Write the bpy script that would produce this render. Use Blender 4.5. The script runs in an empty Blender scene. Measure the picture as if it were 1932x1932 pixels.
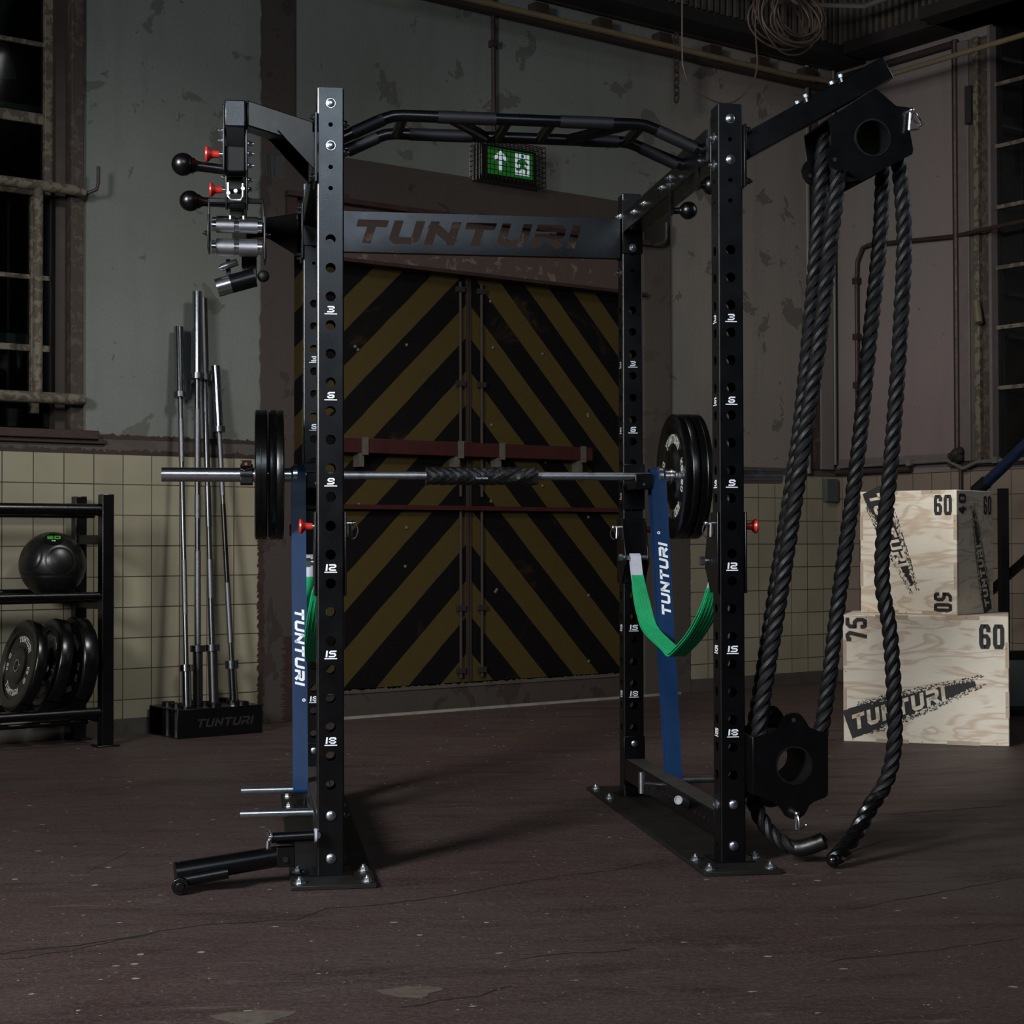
import bpy, bmesh, math, random
from mathutils import Vector as V, Matrix as Mx
random.seed(7)
PI = math.pi
sc = bpy.context.scene
C = sc.collection

# ------------------------------------------------------------------ camera
cd = bpy.data.cameras.new('camera'); cam = bpy.data.objects.new('camera', cd); C.objects.link(cam)
yaw, pitch, roll = 0.1555, 0.0189, -0.0022
f_ = V((math.sin(yaw)*math.cos(pitch), math.cos(yaw)*math.cos(pitch), math.sin(pitch)))
r_ = V((math.cos(yaw), -math.sin(yaw), 0)); u_ = r_.cross(f_)
r2 = r_*math.cos(roll)+u_*math.sin(roll); u2 = -r_*math.sin(roll)+u_*math.cos(roll)
M = Mx((r2, u2, -f_)).transposed().to_4x4(); M.translation = V((-0.203, -4.3485, 0.8714))
cam.matrix_world = M
cd.sensor_width = 36; cd.lens = 3130.69/1932*36; cd.clip_end = 60; cd.clip_start = 0.05
sc.camera = cam
# ------------------------------------------------------------------ world, lights, exposure
sc.view_settings.view_transform = 'Standard'; sc.view_settings.look = 'None'
sc.view_settings.gamma = 1; sc.view_settings.exposure = 0.0; sc.view_settings.use_curve_mapping = False
w = bpy.data.worlds.new('world'); sc.world = w; w.use_nodes = True
w.node_tree.nodes['Background'].inputs[0].default_value = (0.55, 0.6, 0.7, 1)
w.node_tree.nodes['Background'].inputs[1].default_value = 0.004
def area(name, loc, target, size, power, col, spread=PI):
    l = bpy.data.lights.new(name, 'AREA'); l.shape = 'RECTANGLE'; l.size, l.size_y = size; l.energy = power; l.color = col; l.spread = spread
    o = bpy.data.objects.new(name, l); C.objects.link(o); o.location = loc
    o.rotation_euler = (V(target)-V(loc)).to_track_quat('-Z', 'Y').to_euler()
    return o
area('softbox_left', (-3.3, -3.4, 2.7), (1.9, 1.9, -0.1), (1.0, 1.3), 132, (0.98, 0.98, 0.97), math.radians(100))
area('fill_light_left', (1.1, 0.7, 3.85), (-0.8, 3.5, 0.75), (0.5, 0.5), 8, (1.0, 0.98, 0.93), math.radians(60))  # added fill above the view, lifts the left wall and tiles
area('softbox_right', (3.2, -0.1, 2.6), (-0.3, 0.1, 1.75), (0.9, 1.1), 2.3, (0.86, 0.93, 1.0), math.radians(70))
area('softbox_front', (0.15, -4.7, 3.35), (1.6, 2.5, 0.5), (1.8, 0.8), 36, (0.70, 0.84, 1.0), math.radians(140))
area('fill_light_right', (0.5, 1.0, 3.75), (3.3, 3.7, 0.5), (0.8, 0.8), 26, (1.0, 0.93, 0.88), math.radians(100))  # added overhead fill, unseen, brightens the boxes and right wall

# ------------------------------------------------------------------ wall frame (local u along the back wall, v into it, z up)
PHI = 0.484706; DW = 3.4241
E_ = V((math.cos(PHI), math.sin(PHI), 0)); N_ = V((-math.sin(PHI), math.cos(PHI), 0))
WF = Mx.Rotation(PHI, 4, 'Z'); WF.translation = N_*DW
def wf(u, v, z): return WF @ V((u, v, z))
I4 = Mx.Identity(4)
MW = {}

# ------------------------------------------------------------------ materials
def new_mat(name):
    m = bpy.data.materials.new(name); m.use_nodes = True
    nt = m.node_tree; return m, nt, nt.nodes['Principled BSDF']
def nd(nt, t, **k):
    n = nt.nodes.new(t)
    for a, b in k.items():
        if hasattr(n, a): setattr(n, a, b)
        else: n.inputs[a.replace('_', ' ')].default_value = b
    return n
def mth(nt, op, a, b=None, c=None):
    n = nt.nodes.new('ShaderNodeMath'); n.operation = op
    for i, x in enumerate((a, b, c)):
        if x is None: continue
        if isinstance(x, (int, float)): n.inputs[i].default_value = x
        else: nt.links.new(x, n.inputs[i])
    return n.outputs[0]
def mixc(nt, fac, a, b):
    n = nt.nodes.new('ShaderNodeMix'); n.data_type = 'RGBA'
    for i, x in ((0, fac), (6, a), (7, b)):
        if isinstance(x, (int, float)): n.inputs[i].default_value = x
        elif isinstance(x, tuple): n.inputs[i].default_value = (x[0], x[1], x[2], 1)
        else: nt.links.new(x, n.inputs[i])
    return n.outputs[2]
def noise(nt, vec, scale, detail=4, rough=0.55, dist=0.0):
    n = nt.nodes.new('ShaderNodeTexNoise'); n.inputs['Scale'].default_value = scale; n.inputs['Detail'].default_value = detail
    n.inputs['Roughness'].default_value = rough; n.inputs['Distortion'].default_value = dist
    nt.links.new(vec, n.inputs['Vector']); return n.outputs['Fac']
def step(nt, x, lo, hi):
    n = nt.nodes.new('ShaderNodeMapRange'); n.inputs['From Min'].default_value = lo; n.inputs['From Max'].default_value = hi
    n.interpolation_type = 'SMOOTHSTEP'
    nt.links.new(x, n.inputs['Value']); return n.outputs['Result']
def objco(nt): return nt.nodes.new('ShaderNodeTexCoord').outputs['Object']
def stretch(nt, vec, s):
    n = nt.nodes.new('ShaderNodeMapping'); n.inputs['Scale'].default_value = s; nt.links.new(vec, n.inputs['Vector']); return n.outputs[0]
def bump(nt, b, h, strength, dist=0.01):
    n = nt.nodes.new('ShaderNodeBump'); n.inputs['Strength'].default_value = strength; n.inputs['Distance'].default_value = dist
    nt.links.new(h, n.inputs['Height']); nt.links.new(n.outputs[0], b.inputs['Normal'])
def simple(name, col, rough=0.5, metal=0.0, var=0.25, vs=12, bs=0.0, bscale=200, spec=0.5, coat=0.0):
    m, nt, b = new_mat(name); co = objco(nt)
    f = noise(nt, co, vs, 5)
    b.inputs['Metallic'].default_value = metal; b.inputs['Specular IOR Level'].default_value = spec
    nt.links.new(mixc(nt, f, tuple(c*(1-var) for c in col), tuple(c*(1+var) for c in col)), b.inputs['Base Color'])
    f2 = noise(nt, co, vs*2.3, 4)
    nt.links.new(mth(nt, 'MULTIPLY_ADD', f2, rough*0.5, rough*0.75), b.inputs['Roughness'])
    b.inputs['Coat Weight'].default_value = coat
    if bs: bump(nt, b, noise(nt, co, bscale, 2), bs, 0.002)
    return m
MT = {}
MT['black'] = simple('powder_coated_black', (0.0011, 0.0011, 0.0015), 0.29, 0, 0.25, 6, 0.10, 500)
MT['black_dull'] = simple('dull_black_steel', (0.0015, 0.0015, 0.0015), 0.6, 0, 0.3, 9, 0.1, 300, 0.35)
MT['black_dust'] = simple('dusty_black_plate', (0.007, 0.0062, 0.0052), 0.6, 0, 0.8, 7, 0.2, 90, 0.3)
MT['dust_wood'] = simple('dusty_beam_top', (0.028, 0.024, 0.02), 0.7, 0, 0.4, 9)
MT['rubber'] = simple('black_rubber', (0.0012, 0.0012, 0.0014), 0.27, 0, 0.3, 8, 0.1, 120)
MT['ballrub'] = simple('matt_ball_rubber', (0.004, 0.004, 0.004), 0.36, 0, 0.3, 8, 0.15, 150)
MT['chrome'] = simple('chrome', (0.66, 0.67, 0.70), 0.24, 1, 0.08, 30)
MT['zinc'] = simple('zinc_plated_steel', (0.6, 0.64, 0.68), 0.28, 1, 0.08, 12)
MT['greymetal'] = simple('dull_grey_metal', (0.10, 0.11, 0.12), 0.5, 0, 0.2, 12)
MT['barchrome'] = simple('shaded_chrome', (0.30, 0.31, 0.33), 0.16, 1, 0.1, 30)  # standing bars: darker copies of the bar metals, shade set into the colour
MT['barsteel'] = simple('shaded_bar_steel', (0.13, 0.135, 0.145), 0.3, 1, 0.2, 30)
MT['barknurl'] = simple('shaded_knurl', (0.17, 0.175, 0.19), 0.42, 1, 0.3, 90, 0.3, 700)
MT['steel'] = simple('satin_steel', (0.42, 0.43, 0.46), 0.34, 1, 0.15, 40, 0.2, 900)
MT['knurl'] = simple('knurled_steel', (0.42, 0.43, 0.46), 0.36, 1, 0.2, 90, 0.25, 900)
MT['darksteel'] = simple('dark_steel', (0.10, 0.10, 0.10), 0.35, 1, 0.2, 30)
MT['grip'] = simple('knurled_black_grip', (0.004, 0.004, 0.006), 0.48, 0, 0.15, 60, 0.3, 900)
MT['red'] = simple('red_plastic', (0.42, 0.022, 0.014), 0.35, 0, 0.1, 20)
MT['white'] = simple('white_print', (0.75, 0.78, 0.85), 0.5, 0, 0.05, 20)
MT['offwhite'] = simple('off_white_print', (0.55, 0.56, 0.50), 0.5, 0, 0.15, 30)
MT['white_band'] = simple('white_sleeve_fabric', (0.55, 0.57, 0.66), 0.8, 0, 0.12, 60)
MT['blueband'] = simple('blue_latex', (0.004, 0.023, 0.075), 0.4, 0, 0.4, 7, 0.1, 40, 0.3)
MT['bluetag'] = simple('blue_label_fabric', (0.01, 0.07, 0.35), 0.6)
MT['bluepaint'] = simple('dark_blue_paint', (0.007, 0.014, 0.040), 0.35, 0, 0.6, 20)
MT['rope'] = simple('black_rope', (0.0022, 0.0022, 0.0030), 0.55, 0, 0.35, 40, 0.4, 260, 0.35)
MT['tape'] = simple('glossy_black_tape', (0.003, 0.003, 0.003), 0.22, 0, 0.2, 20)
MT['padfab'] = simple('black_nylon', (0.003, 0.003, 0.0035), 0.42, 0, 0.2, 30)
MT['padlight'] = simple('grey_thread', (0.35, 0.36, 0.45), 0.7)
MT['green'] = simple('green_webbing', (0.006, 0.36, 0.13), 0.6, 0, 0.3, 30)
MT['greendark'] = simple('dark_green_paint', (0.09, 0.15, 0.12), 0.6)
MT['rust'] = simple('dark_red_rusty_paint', (0.022, 0.009, 0.007), 0.6, 0, 0.7, 14, 0.4, 60)
MT['redpaint'] = simple('old_red_paint', (0.030, 0.005, 0.004), 0.5, 0, 0.5, 10)
MT['bracket'] = simple('grey_bracket', (0.07, 0.065, 0.05), 0.6, 0, 0.4, 30)
MT['tanframe'] = simple('peeling_tan_paint', (0.095, 0.078, 0.054), 0.6, 0, 0.85, 26, 0.6, 70)
MT['brownframe'] = simple('brown_frame_paint', (0.058, 0.042, 0.031), 0.65, 0, 0.5, 16, 0.4, 60)
MT['mauve'] = simple('mauve_frame_paint', (0.095, 0.075, 0.072), 0.65, 0, 0.3, 16)
MT['conduit'] = simple('yellowed_conduit', (0.11, 0.085, 0.045), 0.55, 0, 0.3, 12)
MT['greycable'] = simple('grey_conduit', (0.10, 0.095, 0.085), 0.5, 0, 0.3, 12)
MT['darkpipe'] = simple('dark_brown_pipe', (0.022, 0.014, 0.011), 0.6, 0, 0.4, 12)
MT['soot'] = simple('matt_near_black', (0.008, 0.006, 0.005), 0.8, 0, 0.5, 12)  # near black shared by ceiling, holes, cracks and small fittings
MT['slat'] = simple('dirty_brown_slat', (0.045, 0.036, 0.030), 0.8, 0, 0.9, 9)
MT['cable'] = simple('brown_cable', (0.07, 0.05, 0.038), 0.55, 0, 0.3, 12)
MT['boxwood_end'] = simple('plywood_edge', (0.42, 0.34, 0.25), 0.7, 0, 0.15, 40)
MT['ink'] = simple('black_print', (0.012, 0.011, 0.011), 0.6, 0, 0.2, 40)
MT['plastic'] = simple('clear_grey_sheet', (0.17, 0.17, 0.145), 0.3, 0, 0.5, 6)
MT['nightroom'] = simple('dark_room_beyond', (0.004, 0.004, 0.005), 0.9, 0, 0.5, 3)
MT['blueglove'] = simple('blue_disc', (0.2, 0.28, 0.36), 0.5)
MT['sage'] = simple('sage_painted_steel', (0.05, 0.06, 0.055), 0.6, 0, 0.4, 8)

def emis(name, col, s):
    m, nt, b = new_mat(name); b.inputs['Base Color'].default_value = (0.01, 0.02, 0.01, 1)
    b.inputs['Emission Color'].default_value = (*col, 1); b.inputs['Emission Strength'].default_value = s; return m
MT['em_green'] = emis('lit_green_panel', (0.01, 0.26, 0.02), 0.24)
MT['em_white'] = emis('lit_white_symbol', (0.75, 0.85, 0.95), 0.50)

def glass_mat():
    m, nt, b = new_mat('dark_window_glass'); out = nt.nodes['Material Output']
    fr = nt.nodes.new('ShaderNodeFresnel'); fr.inputs[0].default_value = 1.45
    tr = nt.nodes.new('ShaderNodeBsdfTransparent'); tr.inputs[0].default_value = (0.55, 0.58, 0.58, 1)
    gl = nt.nodes.new('ShaderNodeBsdfGlossy'); gl.inputs['Roughness'].default_value = 0.05
    mx = nt.nodes.new('ShaderNodeMixShader'); nt.links.new(fr.outputs[0], mx.inputs[0]); nt.links.new(tr.outputs[0], mx.inputs[1]); nt.links.new(gl.outputs[0], mx.inputs[2])
    nt.links.new(mx.outputs[0], out.inputs['Surface']); nt.nodes.remove(b)
    return m
MT['glass'] = glass_mat()

def wood_mat():
    m, nt, b = new_mat('birch_plywood'); co = objco(nt)
    s = stretch(nt, co, (1.2, 1.2, 5.5))
    f = noise(nt, s, 1.6, 3, 0.5, 1.2)
    wv = mth(nt, 'FRACT', mth(nt, 'MULTIPLY', f, 5.5))
    ring = step(nt, mth(nt, 'ABSOLUTE', mth(nt, 'SUBTRACT', wv, 0.5)), 0.22, 0.5)
    fine = noise(nt, stretch(nt, co, (6, 6, 60)), 5, 4)
    c = mixc(nt, fine, (0.60, 0.54, 0.43), (0.74, 0.70, 0.60))
    c = mixc(nt, mth(nt, 'MULTIPLY', ring, 0.65), c, (0.44, 0.31, 0.20))
    blot = noise(nt, stretch(nt, co, (1.5, 1.5, 3)), 3.0, 4); c = mixc(nt, mth(nt, 'MULTIPLY', step(nt, blot, 0.5, 0.75), 0.3), c, (0.50, 0.40, 0.30))
    nt.links.new(c, b.inputs['Base Color']); b.inputs['Roughness'].default_value = 0.55
    return m
MT['ply'] = wood_mat()

def plaster_mat(name, c1, c2, cpeel, peel=0.66, psc=4.2, warm=None):
    m, nt, b = new_mat(name); co = objco(nt)
    big = noise(nt, co, 0.7, 5, 0.6)
    grain = noise(nt, co, 60, 3, 0.7)
    sx = nt.nodes.new('ShaderNodeSeparateXYZ'); nt.links.new(co, sx.inputs[0])
    streak = noise(nt, stretch(nt, co, (5, 5, 0.7)), 1.5, 4)
    c = mixc(nt, step(nt, big, 0.35, 0.65), c1, c2)
    if warm: c = mixc(nt, step(nt, mth(nt, 'MULTIPLY_ADD', big, 1.5, sx.outputs[0]), 4.6, 5.6), c, warm)
    c = mixc(nt, mth(nt, 'MULTIPLY', step(nt, streak, 0.45, 0.75), 0.25), c, tuple(x*0.6 for x in c1))
    c = mixc(nt, mth(nt, 'MULTIPLY', step(nt, grain, 0.35, 0.8), 0.35), c, tuple(x*0.72 for x in c1))
    p = noise(nt, co, psc, 7, 0.62, 0.5); p2 = noise(nt, co, 0.9, 2)
    mask = step(nt, mth(nt, 'MULTIPLY_ADD', p2, 0.28, p), peel+0.095, peel+0.103)
    c = mixc(nt, mth(nt, 'MULTIPLY', mask, 0.62), c, cpeel)
    sp = noise(nt, co, 38, 2, 0.5)
    c = mixc(nt, mth(nt, 'MULTIPLY', step(nt, sp, 0.74, 0.77), 0.8), c, tuple(x*0.3 for x in cpeel))
    nt.links.new(c, b.inputs['Base Color']); b.inputs['Roughness'].default_value = 0.75
    h = mth(nt, 'MULTIPLY_ADD', mask, -0.8, mth(nt, 'MULTIPLY', grain, 0.35))
    bump(nt, b, h, 0.35, 0.006)
    return m
MT['plaster'] = plaster_mat('painted_plaster_green_grey', (0.104, 0.112, 0.098), (0.130, 0.140, 0.130), (0.050, 0.047, 0.040), warm=(0.185, 0.160, 0.140))  # swap in the darker, shaded copies of the metals
MT['plaster_r'] = plaster_mat('painted_plaster_mauve_grey', (0.150, 0.115, 0.112), (0.135, 0.125, 0.112), (0.05, 0.04, 0.036), 0.72)
MT['concrete_brown'] = plaster_mat('brown_concrete', (0.038, 0.027, 0.024), (0.032, 0.026, 0.020), (0.014, 0.006, 0.005), 0.62)
MT['concrete_grey'] = plaster_mat('grey_concrete', (0.062, 0.053, 0.044), (0.05, 0.044, 0.036), (0.04, 0.03, 0.025), 0.62)
MT['tanframe'] = plaster_mat('peeling_tan_paint', (0.120, 0.100, 0.070), (0.10, 0.085, 0.06), (0.016, 0.010, 0.007), 0.54, 24)
MT['brownframe'] = plaster_mat('peeling_brown_paint', (0.062, 0.046, 0.034), (0.052, 0.038, 0.028), (0.016, 0.009, 0.006), 0.52, 20)
MT['rustlintel'] = plaster_mat('rusted_pink_lintel', (0.120, 0.085, 0.068), (0.105, 0.080, 0.062), (0.020, 0.007, 0.006), 0.44, 13)

def tile_mat(name, axis, off, z0, cA, cB):
    m, nt, b = new_mat(name); co = objco(nt)
    s = nt.nodes.new('ShaderNodeSeparateXYZ'); nt.links.new(co, s.inputs[0])
    cb = nt.nodes.new('ShaderNodeCombineXYZ')
    nt.links.new(mth(nt, 'SUBTRACT', s.outputs[axis], off), cb.inputs[0]); nt.links.new(mth(nt, 'SUBTRACT', s.outputs[2], z0), cb.inputs[1])
    br = nt.nodes.new('ShaderNodeTexBrick'); nt.links.new(cb.outputs[0], br.inputs['Vector'])
    br.offset = 0; br.squash = 1; br.offset_frequency = 2
    br.inputs['Scale'].default_value = 1; br.inputs['Brick Width'].default_value = 0.140873; br.inputs['Row Height'].default_value = 0.140873
    br.inputs['Mortar Size'].default_value = 0.0028; br.inputs['Mortar Smooth'].default_value = 0.3; br.inputs['Bias'].default_value = 0
    br.inputs['Color1'].default_value = (*cA, 1); br.inputs['Color2'].default_value = (*cB, 1); br.inputs['Mortar'].default_value = (0.035, 0.02, 0.013, 1)
    g = noise(nt, co, 2.5, 5); st = noise(nt, co, 9, 6, 0.7)
    c = mixc(nt, mth(nt, 'MULTIPLY', step(nt, g, 0.4, 0.75), 0.35), br.outputs['Color'], tuple(x*0.55 for x in cA))
    c = mixc(nt, mth(nt, 'MULTIPLY', step(nt, st, 0.71, 0.76), 0.8), c, (0.05, 0.03, 0.02))
    nt.links.new(c, b.inputs['Base Color'])
    nt.links.new(mth(nt, 'MULTIPLY_ADD', br.outputs['Fac'], 0.5, 0.32), b.inputs['Roughness'])
    bump(nt, b, mth(nt, 'MULTIPLY_ADD', br.outputs['Fac'], -1.0, mth(nt, 'MULTIPLY', noise(nt, co, 14, 2), 0.25)), 0.5, 0.003)
    return m
Z0T = 1.28589
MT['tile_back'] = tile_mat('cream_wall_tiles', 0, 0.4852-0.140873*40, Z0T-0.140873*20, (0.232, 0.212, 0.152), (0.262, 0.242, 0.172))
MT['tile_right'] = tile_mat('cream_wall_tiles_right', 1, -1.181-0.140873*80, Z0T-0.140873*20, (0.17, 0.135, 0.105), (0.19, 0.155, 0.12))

def door_mat():
    m, nt, b = new_mat('hazard_chevron_paint'); co = objco(nt)
    s = nt.nodes.new('ShaderNodeSeparateXYZ'); nt.links.new(co, s.inputs[0])
    du = mth(nt, 'SUBTRACT', s.outputs[0], 2.885)
    L_ = mth(nt, 'MULTIPLY', mth(nt, 'MAXIMUM', mth(nt, 'MULTIPLY', du, -1), 0), 0.955)
    R_ = mth(nt, 'MULTIPLY', mth(nt, 'MAXIMUM', du, 0), 1.04)
    wz = mth(nt, 'ADD', mth(nt, 'ADD', L_, R_), s.outputs[2])
    wz = mth(nt, 'ADD', wz, mth(nt, 'MULTIPLY', noise(nt, co, 5, 3), 0.012))
    ph = mth(nt, 'SUBTRACT', wz, 0.310)
    corr = mth(nt, 'MULTIPLY', mth(nt, 'SINE', mth(nt, 'MULTIPLY', ph, PI/2.55)), -0.045)
    t = mth(nt, 'FRACT', mth(nt, 'DIVIDE', mth(nt, 'ADD', mth(nt, 'ADD', ph, corr), 3.637), 0.3637))
    yel = step(nt, t, 0.503, 0.508)
    wear = noise(nt, co, 3.2, 7, 0.65, 0.4); fine = noise(nt, co, 40, 3)
    y = mixc(nt, fine, (0.042, 0.029, 0.0075), (0.053, 0.038, 0.010))
    y = mixc(nt, mth(nt, 'MULTIPLY', step(nt, wear, 0.60, 0.68), 0.6), y, (0.04, 0.025, 0.012))
    k = mixc(nt, mth(nt, 'MULTIPLY', step(nt, noise(nt, co, 2.6, 8, 0.7, 0.6), 0.58, 0.72), 0.5), (0.0022, 0.0015, 0.0015), (0.045, 0.026, 0.014))
    nt.links.new(mixc(nt, yel, k, y), b.inputs['Base Color'])
    b.inputs['Roughness'].default_value = 0.7; b.inputs['Specular IOR Level'].default_value = 0.15; bump(nt, b, noise(nt, co, 25, 4), 0.15, 0.004)
    return m
MT['door'] = door_mat()

def floor_mat():
    m, nt, b = new_mat('maroon_painted_concrete'); co = objco(nt)
    big = noise(nt, co, 0.9, 7, 0.68, 0.6)
    rot = nt.nodes.new('ShaderNodeMapping'); rot.inputs['Rotation'].default_value = (0, 0, -0.30); rot.inputs['Scale'].default_value = (0.8, 3.2, 1); nt.links.new(co, rot.inputs['Vector'])
    st = noise(nt, rot.outputs[0], 2.2, 9, 0.72, 0.5)
    fine = noise(nt, co, 95, 5, 0.8)
    mid = noise(nt, co, 16, 6, 0.75, 0.3)
    c = mixc(nt, step(nt, big, 0.36, 0.64), (0.052, 0.030, 0.029), (0.060, 0.043, 0.039))
    c = mixc(nt, mth(nt, 'MULTIPLY', step(nt, st, 0.48, 0.66), 0.85), c, (0.026, 0.013, 0.012))
    c = mixc(nt, mth(nt, 'MULTIPLY', step(nt, mid, 0.52, 0.72), 0.5), c, (0.026, 0.017, 0.015))
    c = mixc(nt, mth(nt, 'MULTIPLY', step(nt, fine, 0.46, 0.66), 0.55), c, (0.105, 0.084, 0.076))
    c = mixc(nt, mth(nt, 'MULTIPLY', step(nt, fine, 0.50, 0.34), 0.55), c, (0.020, 0.013, 0.012))
    lt = noise(nt, rot.outputs[0], 5.0, 9, 0.72, 0.6)
    c = mixc(nt, mth(nt, 'MULTIPLY', step(nt, lt, 0.58, 0.70), 0.55), c, (0.135, 0.112, 0.098))
    sp = noise(nt, co, 85, 2, 0.5)
    c = mixc(nt, mth(nt, 'MULTIPLY', step(nt, sp, 0.71, 0.76), 0.7), c, (0.30, 0.27, 0.23))
    nt.links.new(c, b.inputs['Base Color'])
    nt.links.new(mth(nt, 'MULTIPLY_ADD', st, 0.35, 0.36), b.inputs['Roughness'])
    b.inputs['Specular IOR Level'].default_value = 0.3
    h = mth(nt, 'ADD', mth(nt, 'MULTIPLY', fine, 0.25), mth(nt, 'ADD', mth(nt, 'MULTIPLY', mid, 0.8), mth(nt, 'ADD', st, lt)))
    bump(nt, b, h, 0.8, 0.010)
    return m
MT['floor'] = floor_mat()

# ------------------------------------------------------------------ mesh builder
class MB:
    def __init__(s, frame=I4): s.v = []; s.f = []; s.mi = []; s.F = frame; s.m = 0
    def add(s, vs, fs):
        o = len(s.v); s.v += [s.F @ V(p) for p in vs]; s.f += [tuple(i+o for i in f) for f in fs]; s.mi += [s.m]*len(fs); return s
    def box(s, a, b, rot=None):
        x0, y0, z0 = a; x1, y1, z1 = b
        vs = [V(p) for p in ((x0,y0,z0),(x1,y0,z0),(x1,y1,z0),(x0,y1,z0),(x0,y0,z1),(x1,y0,z1),(x1,y1,z1),(x0,y1,z1))]
        if rot is not None:
            c = (V(a)+V(b))/2; vs = [c + rot @ (p-c) for p in vs]
        return s.add(vs, [(0,3,2,1),(4,5,6,7),(0,1,5,4),(1,2,6,5),(2,3,7,6),(3,0,4,7)])
    def beam(s, p0, p1, w, h, up=(0,0,1)):
        p0, p1 = V(p0), V(p1); d = (p1-p0).normalized(); a = d.cross(V(up)).normalized(); b = a.cross(d)
        vs = [p + a*(i*w/2) + b*(j*h/2) for p in (p0, p1) for i, j in ((-1,-1),(1,-1),(1,1),(-1,1))]
        return s.add(vs, [(3,2,1,0),(4,5,6,7),(0,1,5,4),(1,2,6,5),(2,3,7,6),(3,0,4,7)])
    def cyl(s, p0, p1, r, n=20, r1=None, cap=True):
        return s.lathe(p0, p1, [(0, r), (1, r if r1 is None else r1)], n, cap)
    def lathe(s, p0, p1, prof, n=24, cap=True):      # prof: (t along p0->p1, radius)
        p0, p1 = V(p0), V(p1); d = (p1-p0); dn = d.normalized()
        a = dn.orthogonal().normalized(); b = dn.cross(a); vs = []; fs = []
        for t, r in prof:
            for k in range(n):
                an = 2*PI*k/n; vs.append(p0 + d*t + (a*math.cos(an)+b*math.sin(an))*r)
        for i in range(len(prof)-1):
            for k in range(n):
                k2 = (k+1) % n; fs.append((i*n+k, i*n+k2, (i+1)*n+k2, (i+1)*n+k))
        if cap: fs.append(tuple(range(n-1, -1, -1))); fs.append(tuple((len(prof)-1)*n+k for k in range(n)))
        return s.add(vs, fs)
    def ring(s, p0, p1, ro, ri, n=24):               # annular tube
        return s.lathe(p0, p1, [(0, ri), (0, ro), (1, ro), (1, ri), (0, ri)], n, False)
    def sphere(s, c, r, n=24, m=14, sc_=(1,1,1)):
        vs = [V((0,0,-r))]; fs = []
        for i in range(1, m):
            th = -PI/2 + PI*i/m
            for k in range(n): a = 2*PI*k/n; vs.append(V((r*math.cos(th)*math.cos(a), r*math.cos(th)*math.sin(a), r*math.sin(th))))
        vs.append(V((0,0,r))); L = len(vs)-1
        for k in range(n): fs.append((0, 1+(k+1)%n, 1+k)); fs.append((L, L-n+k, L-n+(k+1)%n))
        for i in range(m-2):
            for k in range(n): fs.append((1+i*n+k, 1+i*n+(k+1)%n, 1+(i+1)*n+(k+1)%n, 1+(i+1)*n+k))
        return s.add([V(c)+V((p.x*sc_[0], p.y*sc_[1], p.z*sc_[2])) for p in vs], fs)
    def tube(s, path, r, n=10, closed=False, cap=True):
        P = [V(p) for p in path]; L = len(P); rr = r if isinstance(r, (list, tuple)) else [r]*L; vs = []; fs = []
        T = []
        for i in range(L):
            a = P[i-1] if (i > 0 or closed) else P[i]; b = P[(i+1) % L] if (i < L-1 or closed) else P[i]
            T.append((b-a).normalized())
        a = T[0].orthogonal().normalized()
        for i in range(L):
            a = (a - T[i]*a.dot(T[i])).normalized(); b = T[i].cross(a)
            for k in range(n): an = 2*PI*k/n; vs.append(P[i]+(a*math.cos(an)+b*math.sin(an))*rr[i])
        for i in range(L if closed else L-1):
            j = (i+1) % L
            for k in range(n): k2 = (k+1) % n; fs.append((i*n+k, i*n+k2, j*n+k2, j*n+k))
        if not closed and cap: fs.append(tuple(range(n-1, -1, -1))); fs.append(tuple((L-1)*n+k for k in range(n)))
        return s.add(vs, fs)
    def prism(s, poly, o, ax, ay, th):               # polygon in plane (o, ax, ay), thickness th along ax x ay
        o, ax, ay = V(o), V(ax), V(ay); nn = ax.cross(ay).normalized()*th; n = len(poly)
        vs = [o+ax*x+ay*y for x, y in poly] + [o+ax*x+ay*y+nn for x, y in poly]
        return s.add(vs, [tuple(range(n-1, -1, -1)), tuple(range(n, 2*n))] + [(i, (i+1) % n, n+(i+1) % n, n+i) for i in range(n)])
    def ribbon(s, path, wdir, w, th, closed=True):
        P = [V(p) for p in path]; L = len(P); ww = w if isinstance(w, list) else [w]*L; wd = V(wdir).normalized(); vs = []; fs = []
        for i in range(L):
            a = P[i-1] if (i > 0 or closed) else P[i]; b = P[(i+1) % L] if (i < L-1 or closed) else P[i]
            nn = (b-a).normalized().cross(wd).normalized()
            for x, y in ((-1,-1),(1,-1),(1,1),(-1,1)): vs.append(P[i]+wd*(x*ww[i]/2)+nn*(y*th/2))
        for i in range(L if closed else L-1):
            j = (i+1) % L
            for k in range(4): k2 = (k+1) % 4; fs.append((i*4+k, j*4+k, j*4+k2, i*4+k2))
        if not closed: fs.append((0,1,2,3)); fs.append(tuple((L-1)*4+k for k in (3,2,1,0)))
        return s.add(vs, fs)
    def build(s, name, mats, parent=None, frame=I4, smooth=True, bevel=0, label=None):
        if not isinstance(mats, (list, tuple)): mats = [mats]
        W = MW[parent.name] if parent else frame; Wi = W.inverted()
        me = bpy.data.meshes.new(name); me.from_pydata([Wi @ p for p in s.v], [], s.f)
        for m in mats: me.materials.append(MT[m] if isinstance(m, str) else m)
        for p, i in zip(me.polygons, s.mi): p.material_index = i
        me.validate(); me.update()
        if smooth:
            me.polygons.foreach_set('use_smooth', [True]*len(me.polygons)); me.set_sharp_from_angle(angle=math.radians(35))
        o = bpy.data.objects.new(name, me); C.objects.link(o); MW[o.name] = W
        if parent: o.parent = parent
        else: o.matrix_world = W
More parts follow.
